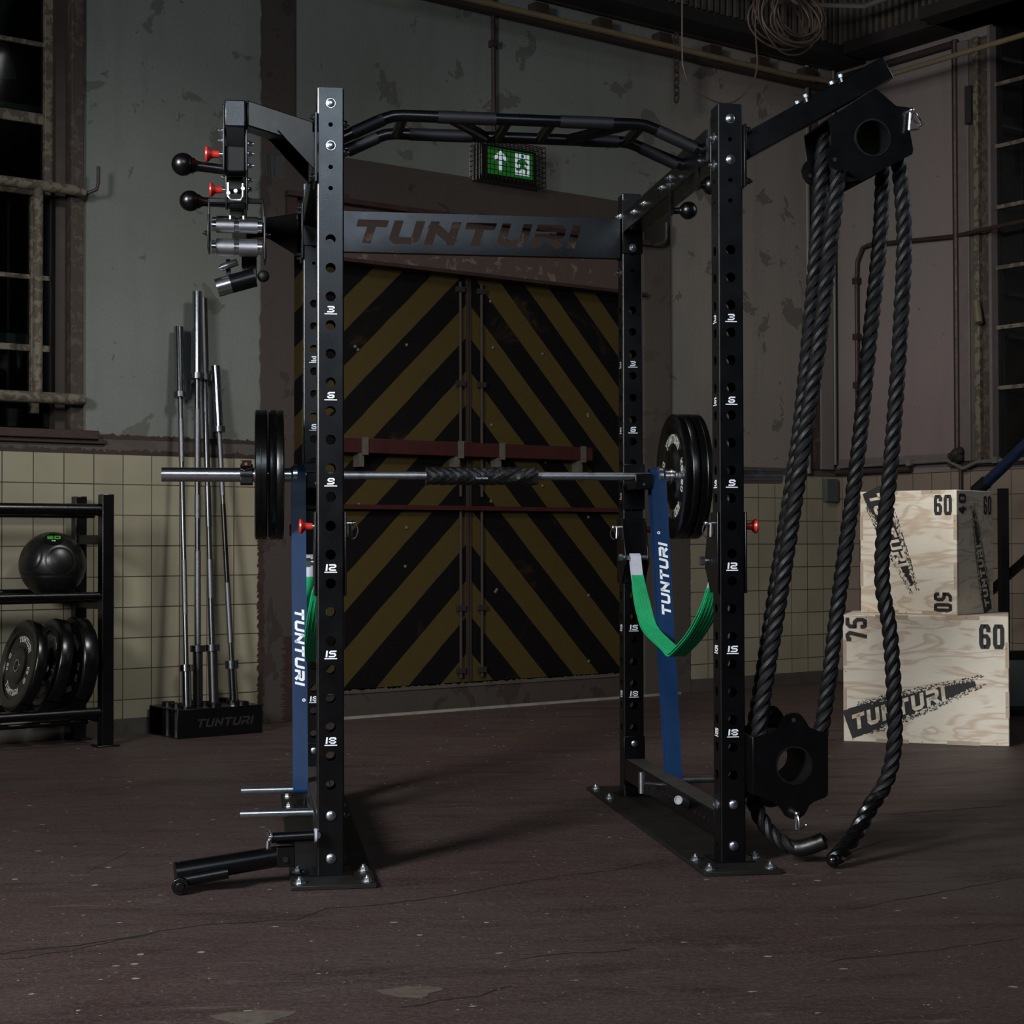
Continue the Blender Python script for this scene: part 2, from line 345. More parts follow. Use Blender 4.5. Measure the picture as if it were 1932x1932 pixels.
        if bevel:
            b = o.modifiers.new('bevel', 'BEVEL'); b.width = bevel; b.segments = 2; b.limit_method = 'ANGLE'; b.angle_limit = math.radians(40)
        if label: o['label'] = label
        return o
def tag(o, label, cat, group=None, kind=None):
    o['label'] = label; o['category'] = cat
    if group: o['group'] = group
    if kind: o['kind'] = kind
    return o
def thing(name, loc, label, cat, rz=0.0, group=None):
    o = bpy.data.objects.new(name, None); C.objects.link(o); o.empty_display_size = 0.05
    W = Mx.Rotation(rz, 4, 'Z'); W.translation = V(loc); o.matrix_world = W; MW[o.name] = W
    return tag(o, label, cat, group)
def struct(mb, name, mats, frame=I4, bevel=0, smooth=True):
    o = mb.build(name, mats, None, frame, smooth, bevel); o['kind'] = 'structure'; return o
def dup(root, T, label, group=None):                 # copy of a thing with its parts and sub-parts, moved by world matrix T
    def cp(o, par):
        c = o.copy(); C.objects.link(c)
        if par: c.parent = par
        for ch in [x for x in KIDS.get(o.name, [])]: cp(ch, c)
        return c
    KIDS = {}
    for x in C.objects:
        if x.parent: KIDS.setdefault(x.parent.name, []).append(x)
    r = cp(root, None); r.matrix_world = T @ MW[root.name]; MW[r.name] = T @ MW[root.name]
    r['label'] = label
    if group: r['group'] = group
    return r

def catmull(P, stepm):
    P = [V(p) for p in P]; out = []
    for i in range(len(P)-1):
        p0 = P[max(i-1, 0)]; p1 = P[i]; p2 = P[i+1]; p3 = P[min(i+2, len(P)-1)]; n = max(1, int((p2-p1).length/stepm))
        for k in range(n):
            t_ = k/n; out.append(.5*((2*p1)+(p2-p0)*t_+(2*p0-5*p1+4*p2-p3)*t_*t_+(3*p1-p0-3*p2+p3)*t_**3))
    out.append(P[-1]); return out

# ------------------------------------------------------------------ lettering
GL = {'T': [[(0,1),(1,1)], [(.5,.9),(.5,0)]], 'U': [[(0,1),(0,0),(1,0),(1,1)]], 'N': [[(0,0),(0,1)], [(0,.93),(1,.07)], [(1,0),(1,1)]],
      'R': [[(0,0),(0,.42)], [(0,1),(1,1),(1,.42),(.3,.42)], [(.55,.42),(1,0)]], 'I': [[(0,0),(0,1)]],
      '0': [[(0,0),(1,0),(1,1),(0,1),(0,-.001)]], '1': [[(0,0),(0,1)]], '2': [[(0,1),(1,1),(1,.5),(0,.5),(0,0),(1,0)]],
      '3': [[(0,1),(1,1),(1,0),(0,0)], [(.3,.5),(1,.5)]], '4': [[(0,1),(0,.45),(1,.45)], [(1,1),(1,0)]], '5': [[(1,1),(0,1),(0,.55),(1,.55),(1,0),(0,0)]],
      '6': [[(1,1),(0,1),(0,0),(1,0),(1,.5),(0,.5)]], '7': [[(0,1),(1,1),(.35,0)]], '8': [[(0,0),(1,0),(1,1),(0,1),(0,-.001)], [(0,.5),(1,.5)]],
      '9': [[(0,0),(1,0),(1,1),(0,1),(0,.5),(1,.5)]], 'K': [[(0,0),(0,1)], [(1,1),(0,.5)], [(.2,.55),(1,0)]], 'G': [[(1,1),(0,1),(0,0),(1,0),(1,.5),(.5,.5)]]}
ST = {'0': [[(.34,1),(0,1),(0,0),(.34,0)], [(.66,1),(1,1),(1,0),(.66,0)]],
      '6': [[(.34,1),(0,1),(0,0),(.34,0)], [(.66,1),(1,1),(1,.82)], [(.66,0),(1,0),(1,.52),(.42,.52)]],
      '5': [[(1,1),(0,1),(0,.58)], [(0,.58),(1,.58),(1,0),(.6,0)], [(.3,0),(0,0),(0,.15)]],
      '7': [[(0,.9),(0,1),(1,1),(.45,0)]], '4': [[(.6,1),(0,.35),(1,.35)], [(.7,.8),(.7,0)]]}
def glyph(ch, w, h, t, font=GL, cham=0.12):
    quads = []
    for pl in font[ch]:
        pts = [V((t/2+x*(w-t), t/2+y*(h-t))) for x, y in pl]
        if w <= t*1.01: pts = [V((t/2, p.y)) for p in pts]
        q = [pts[0]]
        for i in range(1, len(pts)-1):
            a, b, c = pts[i-1], pts[i], pts[i+1]
            d1 = min(cham*h, (a-b).length*0.45); d2 = min(cham*h, (c-b).length*0.45)
            q += [b+(a-b).normalized()*d1, b+(c-b).normalized()*d2]
        q.append(pts[-1]); pts = q
        pts[0] = pts[0] + (pts[0]-pts[1]).normalized()*t/2; pts[-1] = pts[-1] + (pts[-1]-pts[-2]).normalized()*t/2
        L = len(pts); lo = []; hi = []
        for i in range(L):
            d0 = (pts[i]-pts[i-1]).normalized() if i > 0 else None; d1 = (pts[i+1]-pts[i]).normalized() if i < L-1 else None
            if d0 is None: nn = V((-d1.y, d1.x)); k = 1
            elif d1 is None: nn = V((-d0.y, d0.x)); k = 1
            else:
                n0 = V((-d0.y, d0.x)); n1 = V((-d1.y, d1.x)); nn = (n0+n1).normalized(); k = 1/max(0.5, nn.dot(n0))
            hi.append(pts[i]+nn*t/2*k); lo.append(pts[i]-nn*t/2*k)
        quads.append((lo, hi))
    return quads
def text(mb, s, o, ax, ay, h, w, t, gap, xs=1.0, shear=0.0, th=0.0006, font=GL, fn=None, center=False):
    # strips of prisms; ax, ay unit vectors; thickness along ax x ay
    o, ax, ay = V(o), V(ax), V(ay); nn = ax.cross(ay).normalized()*th; x = 0
    ws = [(t if c in 'I1' else w) for c in s]; tot = (sum(ws)+gap*(len(s)-1))*xs
    off = -tot/2 if center else 0
    for c, wc in zip(s, ws):
        if c != ' ':
            for lo, hi in glyph(c, wc, h, t, font):
                def mp(p):
                    X = (x+p.x)*xs+shear*p.y+off; Y = p.y
                    if fn: return fn(X, Y)
                    return o+ax*X+ay*Y
                n = len(lo); A = [mp(p) for p in lo]; B = [mp(p) for p in hi]
                vs = A+B+[p+nn for p in A]+[p+nn for p in B]; fs = []
                for i in range(n-1):
                    fs += [(i, n+i, n+i+1, i+1), (2*n+i, 2*n+i+1, 3*n+i+1, 3*n+i), (i, i+1, 2*n+i+1, 2*n+i), (n+i, 3*n+i, 3*n+i+1, n+i+1)]
                fs += [(0, 2*n, 3*n, n), (n-1, 2*n-1, 4*n-1, 3*n-1)]
                mb.add(vs, fs)
        x += wc+gap
    return tot

# ================================================================== ROOM
struct(MB().box((-9, -9, -0.1), (14, 12, 0)), 'floor', 'floor', smooth=False)
b = MB(WF)
b.box((-5, 0, 0), (0.713-1.9, 0.4, 4.4)).box((-1.187, 0, 0), (0.713, 0.4, 1.36)).box((0.713, 0, 0), (1.80, 0.4, 4.4))
b.box((1.80, 0, 2.30), (4.083, 0.4, 4.4)).box((4.083, 0, 0), (5.9, 0.4, 4.4)).box((-1.187, 0, 3.9), (0.713, 0.4, 4.4))
struct(b, 'wall_back', 'plaster', WF, smooth=False)
b = MB(WF)
b.box((5.7, -9, 0), (6.0, -3.5, 4.4)).box((5.7, -1.19, 0), (6.0, 0, 4.4)).box((5.7, -3.5, 0), (6.0, -1.19, 1.34)).box((5.7, -3.5, 4.0), (6.0, -1.19, 4.4))
struct(b, 'wall_right', 'plaster_r', WF, smooth=False)
struct(MB(WF).box((-5, -9, 4.4), (6, 0.4, 4.5)), 'ceiling', 'soot', WF, smooth=False)
# tiled wainscot with ragged upper edge
tw = 0.012
b = MB(WF); b.box((-5, -tw, 0.074), (1.605, 0, Z0T)).box((4.421, -tw, 0.074), (5.7, 0, Z0T))
struct(b, 'trim_1', 'tile_back', WF, smooth=False)
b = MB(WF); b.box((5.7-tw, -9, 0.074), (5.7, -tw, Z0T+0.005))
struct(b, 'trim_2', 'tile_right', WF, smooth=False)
b = MB(WF); b.box((-5, -0.014, 0), (1.605, 0, 0.074)).box((4.27, -0.014, 0), (5.7, 0, 0.074)); struct(b, 'baseboard_back', 'concrete_grey', WF, smooth=False)
b = MB(WF); b.box((5.686, -9, 0), (5.7, -0.014, 0.074)); struct(b, 'baseboard_right', 'concrete_grey', WF, smooth=False)
# cement band over the tiles, torn dark red edges
def ragged(u0, u1, z0, z1, amp, stepw=0.012):
    top = []; u = u0; 
    while u < u1: top.append((u, z1 + random.uniform(-amp, amp)*(1 if random.random() < .7 else 2))); u += stepw*random.uniform(.6, 1.5)
    return [(u0, z0), (u1, z0), (u1, z1)] + top[::-1]
b = MB(WF); b.prism([(u, z) for u, z in ragged(-5, 1.605, Z0T, 1.362, .004)], (0, -0.010, 0), (1,0,0), (0,0,1), 0.002)
b.box((4.421, -0.008, Z0T), (5.7, 0, 1.33)); struct(b, 'trim_3', 'concrete_grey', WF, smooth=False)
b = MB(WF)
b.prism(ragged(-5, 1.605, Z0T-.004, Z0T+.016, .007), (0, -0.0135, 0), (1,0,0), (0,0,1), 0.001)
b.prism(ragged(0.78, 1.605, 1.352, 1.372, .004), (0, -0.0125, 0), (1,0,0), (0,0,1), 0.001)
struct(b, 'trim_4', 'rust', WF, smooth=False)
# brown pilaster left of the door, right jamb, concrete lintel
def rag_v(u0, u1, z0, z1, amp=.006, left=True, right=True):
    L = [(u0 + (random.uniform(-amp, amp) if left else 0), z) for z in [z0+(z1-z0)*k/160 for k in range(161)]]
    R = [(u1 + (random.uniform(-amp, amp) if right else 0), z) for z in [z0+(z1-z0)*k/160 for k in range(161)]]
    return R + L[::-1]
b = MB(WF); b.prism(rag_v(1.612, 1.795, 0, 4.38, .006, True, False), (0, -0.016, 0), (1,0,0), (0,0,1), 0.002)
struct(b, 'trim_5', 'concrete_brown', WF, smooth=False)
b = MB(WF); b.prism(rag_v(1.597, 1.628, 0, 1.30, .008), (0, -0.0175, 0), (1,0,0), (0,0,1), 0.001)
b.prism(rag_v(1.735, 1.795, .0, .42, .018), (0, -0.0175, 0), (1,0,0), (0,0,1), 0.001)
struct(b, 'trim_19', 'rust', WF, smooth=False)
b = MB(WF); b.box((4.075, -0.02, 0), (4.275, 0.1, 2.81)).prism(rag_v(4.275, 4.421, 0, 1.33, .006, False, True), (0, -0.014, 0), (1,0,0), (0,0,1), 0.004)
struct(b, 'trim_6', 'concrete_grey', WF, smooth=False)
b = MB(WF); b.box((1.795, -0.02, 2.60), (4.275, 0.02, 2.812)); struct(b, 'trim_7', 'concrete_brown', WF, smooth=False)
# steel lintel with rusty web and dark red flanges
b = MB(WF); b.box((1.80, -0.004, 2.30), (4.075, 0.05, 2.60)); struct(b, 'trim_8', 'rustlintel', WF, smooth=False)
b = MB(WF); b.box((1.74, -0.06, 2.575), (4.10, 0, 2.60)).box((1.80, -0.05, 2.285), (4.075, 0.05, 2.303)).box((1.745, -0.04, 2.36), (1.80, -0.0, 2.575)); struct(b, 'trim_9', 'rust', WF, smooth=False)
# door recess, sill and threshold
b = MB(WF); b.box((1.80, 0.0, 0.0), (4.075, 0.30, 0.125)); struct(b, 'trim_10', 'concrete_brown', WF, smooth=False)
b = MB(WF); b.prism(ragged(1.80, 4.075, .118, .136, .004), (0, -0.003, 0), (1,0,0), (0,0,1), 0.003)
struct(b, 'trim_11', 'concrete_grey', WF, smooth=False)
b = MB(WF); b.box((1.78, -0.075, 0.0), (4.30, -0.05, 0.012)); struct(b, 'trim_12', simple('worn_white_strip', (0.20, 0.19, 0.16), .7, 0, .6, 12), WF, smooth=False)
# double door: two leaves with the chevron paint
d1 = MB(WF).box((1.80, 0.045, 0.137), (2.882, 0.095, 2.285)).build('door_1', 'door', None, WF, False); d1['kind'] = 'structure'
d2 = MB(WF).box((2.888, 0.045, 0.137), (4.075, 0.095, 2.285)).build('door_2', 'door', None, WF, False); d2['kind'] = 'structure'
MB(WF).box((2.868, 0.035, 0.137), (2.882, 0.045, 2.285)).build('edge_strip', 'darkpipe', d1)
MB(WF).box((2.888, 0.036, 0.137), (2.898, 0.045, 2.285)).build('edge_strip', 'darkpipe', d2)
for par, uu in ((d1, 2.824), (d2, 2.962)):
    b = MB(WF); b.cyl((uu, 0.03, 0.16), (uu, 0.03, 1.05), .008, 8).cyl((uu, 0.03, 1.12), (uu, 0.03, 2.26), .008, 8); b.build('bolt_rod', 'darkpipe', par)
    b = MB(WF)
    for z in (0.20, 0.53, 1.72, 2.22): b.box((uu-.022, .018, z-.014), (uu+.022, .046, z+.014))
    b.build('rod_guide', 'soot', par)
b = MB(WF)
for k in range(26):
    u = random.choice([1.9, 2.2, 2.5, 2.75, 3.05, 3.4, 3.7, 3.95]) + random.uniform(-.02, .02); z = random.uniform(.2, 2.2)
    b.sphere((u, .046, z), .010, 8, 6)
struct(b, 'trim_13', 'bracket', WF)
# red wooden bars across the door
t = thing('door_bar', wf(2.09, 0.0, 1.32), 'upper dark red wooden plank held by grey brackets across the striped door', 'door bar', PHI)
MB(WF).box((2.04, -0.02, 1.330), (3.69, 0.015, 1.405)).build('plank', 'redpaint', t, bevel=.003)
for u in (2.20, 2.79, 3.06, 3.62):
    b = MB(WF); b.box((u-.018, -.026, 1.32), (u+.018, -.019, 1.41)).box((u-.03, -.015, 1.26), (u-.002, .045, 1.33)); b.build('bracket', 'bracket', t)
t = MB(WF).box((1.80, 0.005, 1.047), (4.07, 0.028, 1.070)).build('door_rail', 'redpaint', None, Mx.Translation(wf(2.9, 0, 1.05)) @ Mx.Rotation(PHI, 4, 'Z'))
tag(t, 'thin dark red horizontal rail low across the striped double door', 'rail')

# ------------------------------------------------------------------ left window
win = MB(WF)
win.box((0.654, -0.02, 1.36), (0.713, 0.1, 4.0)); 
win = win.build('window_1', 'brownframe', None, WF, bevel=.004); win['kind'] = 'structure'
MB(WF).box((0.600, 0.03, 1.36), (0.654, 0.16, 4.0)).build('gap_strip', 'darkpipe', win)  # dark strip filling the gap between frame and sash
b = MB(WF); b.box((0.565, 0.07, 2.45), (0.603, 0.12, 4.0)).box((0.505, 0.075, 1.46), (0.545, 0.12, 2.44)); b.build('sash_stile', 'tanframe', win, bevel=.003)
b = MB(WF)
for z, h in ((3.135, .022), (2.795, .05), (2.46, .03), (2.075, .022), (1.755, .03)): b.box((-1.187, 0.085, z-h/2), (0.60, 0.115, z+h/2))
b.box((-.36, .085, 1.40), (-.33, .115, 4.0))
b.build('glazing_bar', 'tanframe', win, bevel=.003)
b = MB(WF); b.box((-1.187, .20, 2.83), (0.60, .26, 2.88)).box((-1.187, .20, 1.775), (0.60, .26, 1.83)); b.build('green_rail', 'greendark', win)
MB(WF).box((-1.187, 0.098, 1.40), (0.60, 0.102, 4.0)).build('pane', 'glass', win, smooth=False)
b = MB(WF); b.box((-1.187, -0.045, 1.345), (0.78, 0.1, 1.385)).box((-1.187, -.03, 1.325), (0.82, 0, 1.345)); b.build('sill', 'rust', win, bevel=.004)
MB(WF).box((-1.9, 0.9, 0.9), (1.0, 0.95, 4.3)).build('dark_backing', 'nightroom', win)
# crumpled sheet seen through the upper panes
b = MB(WF); vs = []; fs = []; nx, nz = 22, 16
for j in range(nz):
    for i in range(nx):
        a = i/(nx-1); c = j/(nz-1)
        vs.append((-0.5+1.02*a, 0.30+0.07*math.sin(7*a+5*c)+0.05*math.sin(17*a-11*c)+random.uniform(-.008, .008), 2.92+0.9*c+0.10*a))
for j in range(nz-1):
    for i in range(nx-1): fs.append((j*nx+i, j*nx+i+1, (j+1)*nx+i+1, (j+1)*nx+i))
b.add(vs, fs); o = b.build('plastic_sheet', 'plastic', None, Mx.Translation(wf(0.1, .3, 2.9)) @ Mx.Rotation(PHI, 4, 'Z')); o.modifiers.new('s', 'SOLIDIFY').thickness = .002
tag(o, 'crumpled grey plastic sheet hanging behind the upper panes of the left window', 'plastic sheet')
# pipe guard rail in front of the window
t = thing('guard_rail', wf(0.70, -0.05, 1.52), 'peeling tan pipe guard rail in front of the left window', 'guard rail', PHI)
MB(WF).tube([(-1.1, -.06, 2.46), (0.64, -.06, 2.46), (0.69, -.055, 2.455), (0.705, -.01, 2.45)], .024, 14).build('upper_rail', 'tanframe', t)
MB(WF).tube([(-1.1, -.06, 1.52), (0.64, -.06, 1.52), (0.69, -.055, 1.52), (0.705, -.01, 1.52)], .026, 14).build('lower_rail', 'tanframe', t)
MB(WF).cyl((0.485, -.06, 1.53), (0.485, -.06, 2.455), .022, 14).build('post', 'tanframe', t)
t = MB(WF).tube([(0.705, -.02, 2.44), (0.715, -.07, 2.455), (0.745, -.09, 2.47), (0.752, -.09, 2.50), (0.752, -.09, 2.575)], .008, 8).build('wall_hook', 'darkpipe', None, Mx.Translation(wf(.74, -.05, 2.45)) @ Mx.Rotation(PHI, 4, 'Z'))
tag(t, 'dark bent iron hook on the wall right beside the left window', 'hook')
t = MB(WF).tube([(4.085, -.02, 2.585), (4.14, -.05, 2.585), (4.19, -.06, 2.60), (4.21, -.06, 2.63), (4.212, -.06, 2.72)], .010, 8).build('wall_hook', 'darkpipe', None, Mx.Translation(wf(4.14, -.05, 2.58)) @ Mx.Rotation(PHI, 4, 'Z'))
tag(t, 'dark bent iron hook at the upper right corner of the striped door', 'hook')

# ------------------------------------------------------------------ right wall fittings
FR = WF
w2 = MB(WF); w2.box((5.66, -1.062, 1.33), (5.70, -0.985, 3.80)); w2 = w2.build('window_2', 'mauve', None, WF, bevel=.006); w2['kind'] = 'structure'
MB(WF).box((5.675, -1.10, 1.33), (5.70, -1.062, 3.80)).build('fillet', 'concrete_grey', w2)
MB(WF).box((5.655, -1.135, 1.33), (5.70, -1.10, 3.80)).build('outer_frame', 'tanframe', w2, bevel=.004)
MB(WF).box((5.69, -1.185, 1.33), (5.76, -1.135, 3.80)).build('reveal', 'brownframe', w2)
MB(WF).box((5.68, -1.205, 1.33), (5.76, -1.185, 3.85)).build('stile', 'mauve', w2)
b = MB(WF)
for z in (3.51, 3.152, 2.80, 2.45, 2.105, 1.758): b.box((5.72, -3.5, z-.011), (5.75, -1.19, z+.011))
for v in (-1.9, -2.6): b.box((5.72, v-.012, 1.34), (5.75, v+.012, 3.9))
b.build('glazing_bar', 'tanframe', w2)
MB(WF).box((5.733, -3.5, 1.34), (5.737, -1.19, 4.0)).build('pane', 'glass', w2, smooth=False)
MB(WF).box((5.66, -3.5, 1.315), (5.76, -0.9, 1.345)).build('sill', 'rust', w2)
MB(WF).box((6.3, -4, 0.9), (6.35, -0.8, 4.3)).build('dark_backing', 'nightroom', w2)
MB(WF).box((5.64, -1.10, 3.30), (5.655, -1.055, 3.52)).build('black_plate', 'soot', w2)
WR = lambda u, v, z: Mx.Translation(wf(u, v, z)) @ Mx.Rotation(PHI, 4, 'Z')
def wpipe(name, path, r, mat, label, cat='pipe', clips=None, group=None):
    b = MB(WF); b.tube(path, r, 10)
    if clips:
        for c in clips: b.box(tuple(x-y for x, y in zip(c, (r*1.5,)*3)), tuple(x+y for x, y in zip(c, (r*1.5,)*3)))
    o = b.build(name, mat, None, WR(*path[0])); return tag(o, label, cat, group)
wpipe('wall_pipe', [(5.67, -.965, 1.34), (5.67, -.965, 3.82)], .020, 'rust', 'rusty dark vertical pipe between the mauve wall and right window frame')
wpipe('wall_pipe', [(5.67, -.20, 1.33), (5.67, -.20, 2.52), (5.67, -.205, 2.62), (5.67, -.25, 2.70), (5.67, -.30, 2.71), (5.67, -.965, 2.665), (5.62, -1.15, 2.66), (5.62, -3.2, 2.72)], .013, 'rust',
      'thin dark red pipe bending up and running right across the mauve wall', clips=[(5.67, -.20, 2.50), (5.67, -.20, 2.15), (5.67, -.20, 1.85)])
wpipe('wall_pipe', [(5.66, -.03, 1.312), (5.66, -.62, 1.312)], .018, 'darkpipe', 'short dark pipe lying just above the right wall tiles')
wpipe('wall_pipe', [(5.66, -.05, 1.345), (5.66, -.9, 1.352), (5.65, -1.02, 1.30), (5.65, -1.12, 1.335), (5.65, -3.3, 1.35)], .012, 'greycable', 'thin grey cable pipe dipping under the right window corner', clips=[(5.66, -.62, 1.35), (5.65, -1.25, 1.34)])
wpipe('wall_pipe', [(5.67, -.985, 0.15), (5.67, -.985, 1.30)], .012, 'rust', 'thin red pipe on the tiles behind the smaller plywood box')
b = MB(WF)
for k in range(10): b.sphere((5.64+random.uniform(-.02, .02), -.97+random.uniform(-.05, .05), 1.385+random.uniform(-.03, .03)), random.uniform(.016, .035), 8, 6)
tag(b.build('pipe_joint', 'soot', None, WR(5.64, -.97, 1.38)), 'dark lump of pipe fittings at the lower corner of the right window', 'pipe joint')
# mauve ledge strip
struct(MB(WF).box((5.685, -1.0, 1.345), (5.70, -.02, 1.395)), 'trim_14', 'mauve', WF)
# corner of the walls: dark strip and vertical pipes
b = MB(WF); b.box((5.46, -.02, 1.33), (5.53, 0, 3.95)); struct(b, 'trim_15', 'brownframe', WF)
b = MB(WF); b.box((5.53, -.03, 1.33), (5.64, 0, 3.95)); struct(b, 'trim_16', 'plaster_r', WF)
wpipe('wall_pipe', [(5.415, -.03, 1.30), (5.415, -.03, 3.95)], .014, 'greycable', 'pale vertical pipe left of the dark strip in the wall corner', clips=[(5.415, -.03, 1.75), (5.415, -.03, 2.2)])
wpipe('wall_pipe', [(5.655, -.03, 1.36), (5.655, -.03, 3.95)], .010, 'greycable', 'pale thin pipe right inside the corner of the two walls')
b = MB(WF); b.box((5.56, -.05, 1.13), (5.66, -.012, 1.27)); tag(b.build('junction_box', 'sage', None, WR(5.6, -.03, 1.13)), 'small grey junction box on the tiles in the wall corner', 'junction box')
b = MB(WF); b.box((4.45, -.02, 1.14), (4.56, -.012, 1.28)); tag(b.build('missing_tile_patch', 'concrete_brown', None, WR(4.5, -.02, 1.14)), 'brown square patch among the tiles right of the rack upright', 'patch')
# ceiling edge: conduit, pipes, slatted eaves
wpipe('ceiling_conduit', [(2.0, -.35, 3.63), (4.95, -.35, 3.63), (5.30, -.42, 3.63), (5.40, -.75, 3.63), (5.42, -3.6, 3.65)], .016, 'conduit', 'yellowed conduit running under the ceiling and bending round the corner', 'conduit')
wpipe('ceiling_pipe', [(2.0, -.03, 3.73), (5.62, -.03, 3.73)], .030, 'darkpipe', 'thick dark pipe clipped along the top of the back wall', clips=[(u, -.03, 3.77) for u in (3.3, 3.75, 4.2, 4.6, 5.0, 5.4)])
wpipe('ceiling_pipe', [(2.6, -.04, 3.86), (5.6, -.04, 3.86)], .018, 'darkpipe', 'thin dark pipe just above the thick one on the back wall')
wpipe('ceiling_pipe', [(5.67, -.95, 3.80), (5.67, -.05, 3.80)], .02, 'darkpipe', 'dark pipe along the top of the right wall')
wpipe('ceiling_conduit', [(3.6, -.5, 4.05), (4.9, -.5, 4.0), (5.2, -.7, 4.0), (5.25, -3, 4.1)], .016, 'greycable', 'pale grey conduit crossing the slats high in the corner', 'conduit')
b = MB(WF); b.box((2.0, -.26, 3.85), (5.7, 0, 3.92)).box((5.45, -3.6, 3.86), (5.7, -.3, 3.93)).box((5.3, -4.0, 3.86), (5.7, -1.0, 3.93)); struct(b, 'trim_17', 'soot', WF)
b = MB(WF)
for k in range(56):
    u = 3.0+k*.05; z0 = 3.92
    b.box((u, -.28+random.uniform(-.01, .01), z0), (u+.026, -.22, 4.4))
for k in range(60):
    v = -.3-k*.05; b.box((5.45, v-.026, 3.93), (5.5, v, 4.4))
struct(b, 'trim_18', 'slat', WF)
wpipe('wall_conduit', [(3.005, -.02, 3.80), (3.01, -.02, 3.0)], .012, 'rust', 'dark red vertical conduit running down to the exit sign', 'conduit', clips=[(3.005, -.02, 3.55)])
# chain and cable loops
t = thing('hanging_chain', wf(4.16, -.25, 3.70), 'short rusty chain hanging from the ceiling pipes above the back wall', 'chain', PHI)
b = MB(WF)
z = 3.75
for k in range(9):
    pts = []
    for j in range(12):
        a = 2*PI*j/12; x, zz = .016*math.cos(a), .028*math.sin(a)
        pts.append((4.165+(x if k % 2 else 0), -.2+(0 if k % 2 else x), z+zz))
    b.tube(pts, .007, 6, True); z -= .043
b.build('links', 'darkpipe', t)
b = MB(WF); b.tube([(5.65, -1.12, 2.26), (5.62, -1.16, 2.13)], .022, 10); tag(b.build('window_stay', 'conduit', None, WR(5.65, -1.13, 2.2)), 'short tan cylinder fixed slanting on the right window frame', 'window stay')
t = thing('cable_coil', wf(4.36, -.9, 3.70), 'tangled coil of brown cable hanging near the ceiling at upper right', 'cable coil', PHI)
b = MB(WF); cx, cv, cz = 4.36, -.82, 3.72
for k in range(13):
    r = random.uniform(.125, .185); ox, oz = random.uniform(-.03, .03), random.uniform(-.03, .03); e = random.uniform(.85, 1.05)
    b.tube([(cx+ox+1.35*r*math.cos(2*PI*j/28), cv+.02*math.sin(4*PI*j/28+k)-.012*k, cz+oz+r*e*math.sin(2*PI*j/28)) for j in range(28)], .0055, 6, True)
b.build('loops', 'cable', t)
b = MB(WF); b.tube(catmull([(4.12, -.9, 3.85), (4.095, -.9, 3.64), (4.105, -.9, 3.40), (4.033, -.9, 3.274), (3.935, -.9, 3.196), (3.85, -.9, 3.175), (3.763, -.9, 3.18), (3.632, -.9, 3.222), (3.577, -.9, 3.309), (3.567, -.9, 3.42), (3.57, -.9, 3.9)], .03), .0045, 6)
b.build('loose_end', 'cable', t)

# ------------------------------------------------------------------ exit sign
t = thing('exit_sign', wf(3.07, -.06, 2.80), 'green lit emergency exit sign in a wire cage above the striped door', 'exit sign', PHI)
MB(WF).box((2.885, -.075, 2.815), (3.255, 0, 2.99)).build('housing', 'darksteel', t, bevel=.006)
MB(WF).box((2.93, -.079, 2.835), (3.225, -.075, 2.975)).build('lit_panel', 'em_green', t, smooth=False)
b = MB(WF); X = (1,0,0); Zv = (0,0,1); o0 = (0, -.0815, 0)
b.prism([(2.995, 2.855), (3.020, 2.855), (3.020, 2.925), (3.05, 2.905), (3.05, 2.93), (3.008, 2.965), (2.965, 2.93), (2.965, 2.905), (2.995, 2.925)], o0, X, Zv, .002)
b.prism([(3.105, 2.85), (3.20, 2.85), (3.20, 2.965), (3.105, 2.965)], o0, X, Zv, .002)
b.build('arrow_and_doorway', 'em_white', t, smooth=False)
b = MB(WF); o1 = (0, -.0835, 0)
b.prism([(3.145, 2.945), (3.160, 2.945), (3.163, 2.957), (3.152, 2.962), (3.143, 2.956)], o1, X, Zv, .002)
b.prism([(3.135, 2.905), (3.165, 2.895), (3.170, 2.935), (3.150, 2.942), (3.120, 2.925), (3.115, 2.905), (3.125, 2.902), (3.13, 2.918)], o1, X, Zv, .002)
b.prism([(3.165, 2.93), (3.19, 2.915), (3.185, 2.905), (3.165, 2.915)], o1, X, Zv, .002)
b.prism([(3.14, 2.905), (3.165, 2.90), (3.185, 2.885), (3.18, 2.858), (3.17, 2.858), (3.172, 2.88), (3.15, 2.89), (3.135, 2.872), (3.11, 2.872), (3.11, 2.882), (3.13, 2.883)], o1, X, Zv, .002)
b.build('running_figure', 'em_green', t, smooth=False)
b = MB(WF); c0, c1, g0, g1, fv = 2.865, 3.285, 2.795, 3.01, -.115
n = 17
for i in range(n):
    u = c0+(c1-c0)*i/(n-1); b.tube([(u, 0, g1), (u, fv, g1), (u, fv, g0), (u, 0, g0)], .0022, 5)
for i in range(9):
    z = g0+(g1-g0)*i/8; b.tube([(c0, 0, z), (c0, fv, z), (c1, fv, z), (c1, 0, z)], .0022, 5)
for i in range(4):
    v = fv*i/4; b.tube([(c0, v, g0), (c1, v, g0), (c1, v, g1), (c0, v, g1)], .0022, 5, True)
b.build('wire_cage', 'darksteel', t)
b = MB(WF); b.box((1.63, -.018, 2.66), (1.74, -.0165, 2.77)); tag(b.build('wall_sticker', 'sage', None, WR(1.7, -.018, 2.66)), 'worn grey square sticker on the brown pilaster left of the door', 'sticker')

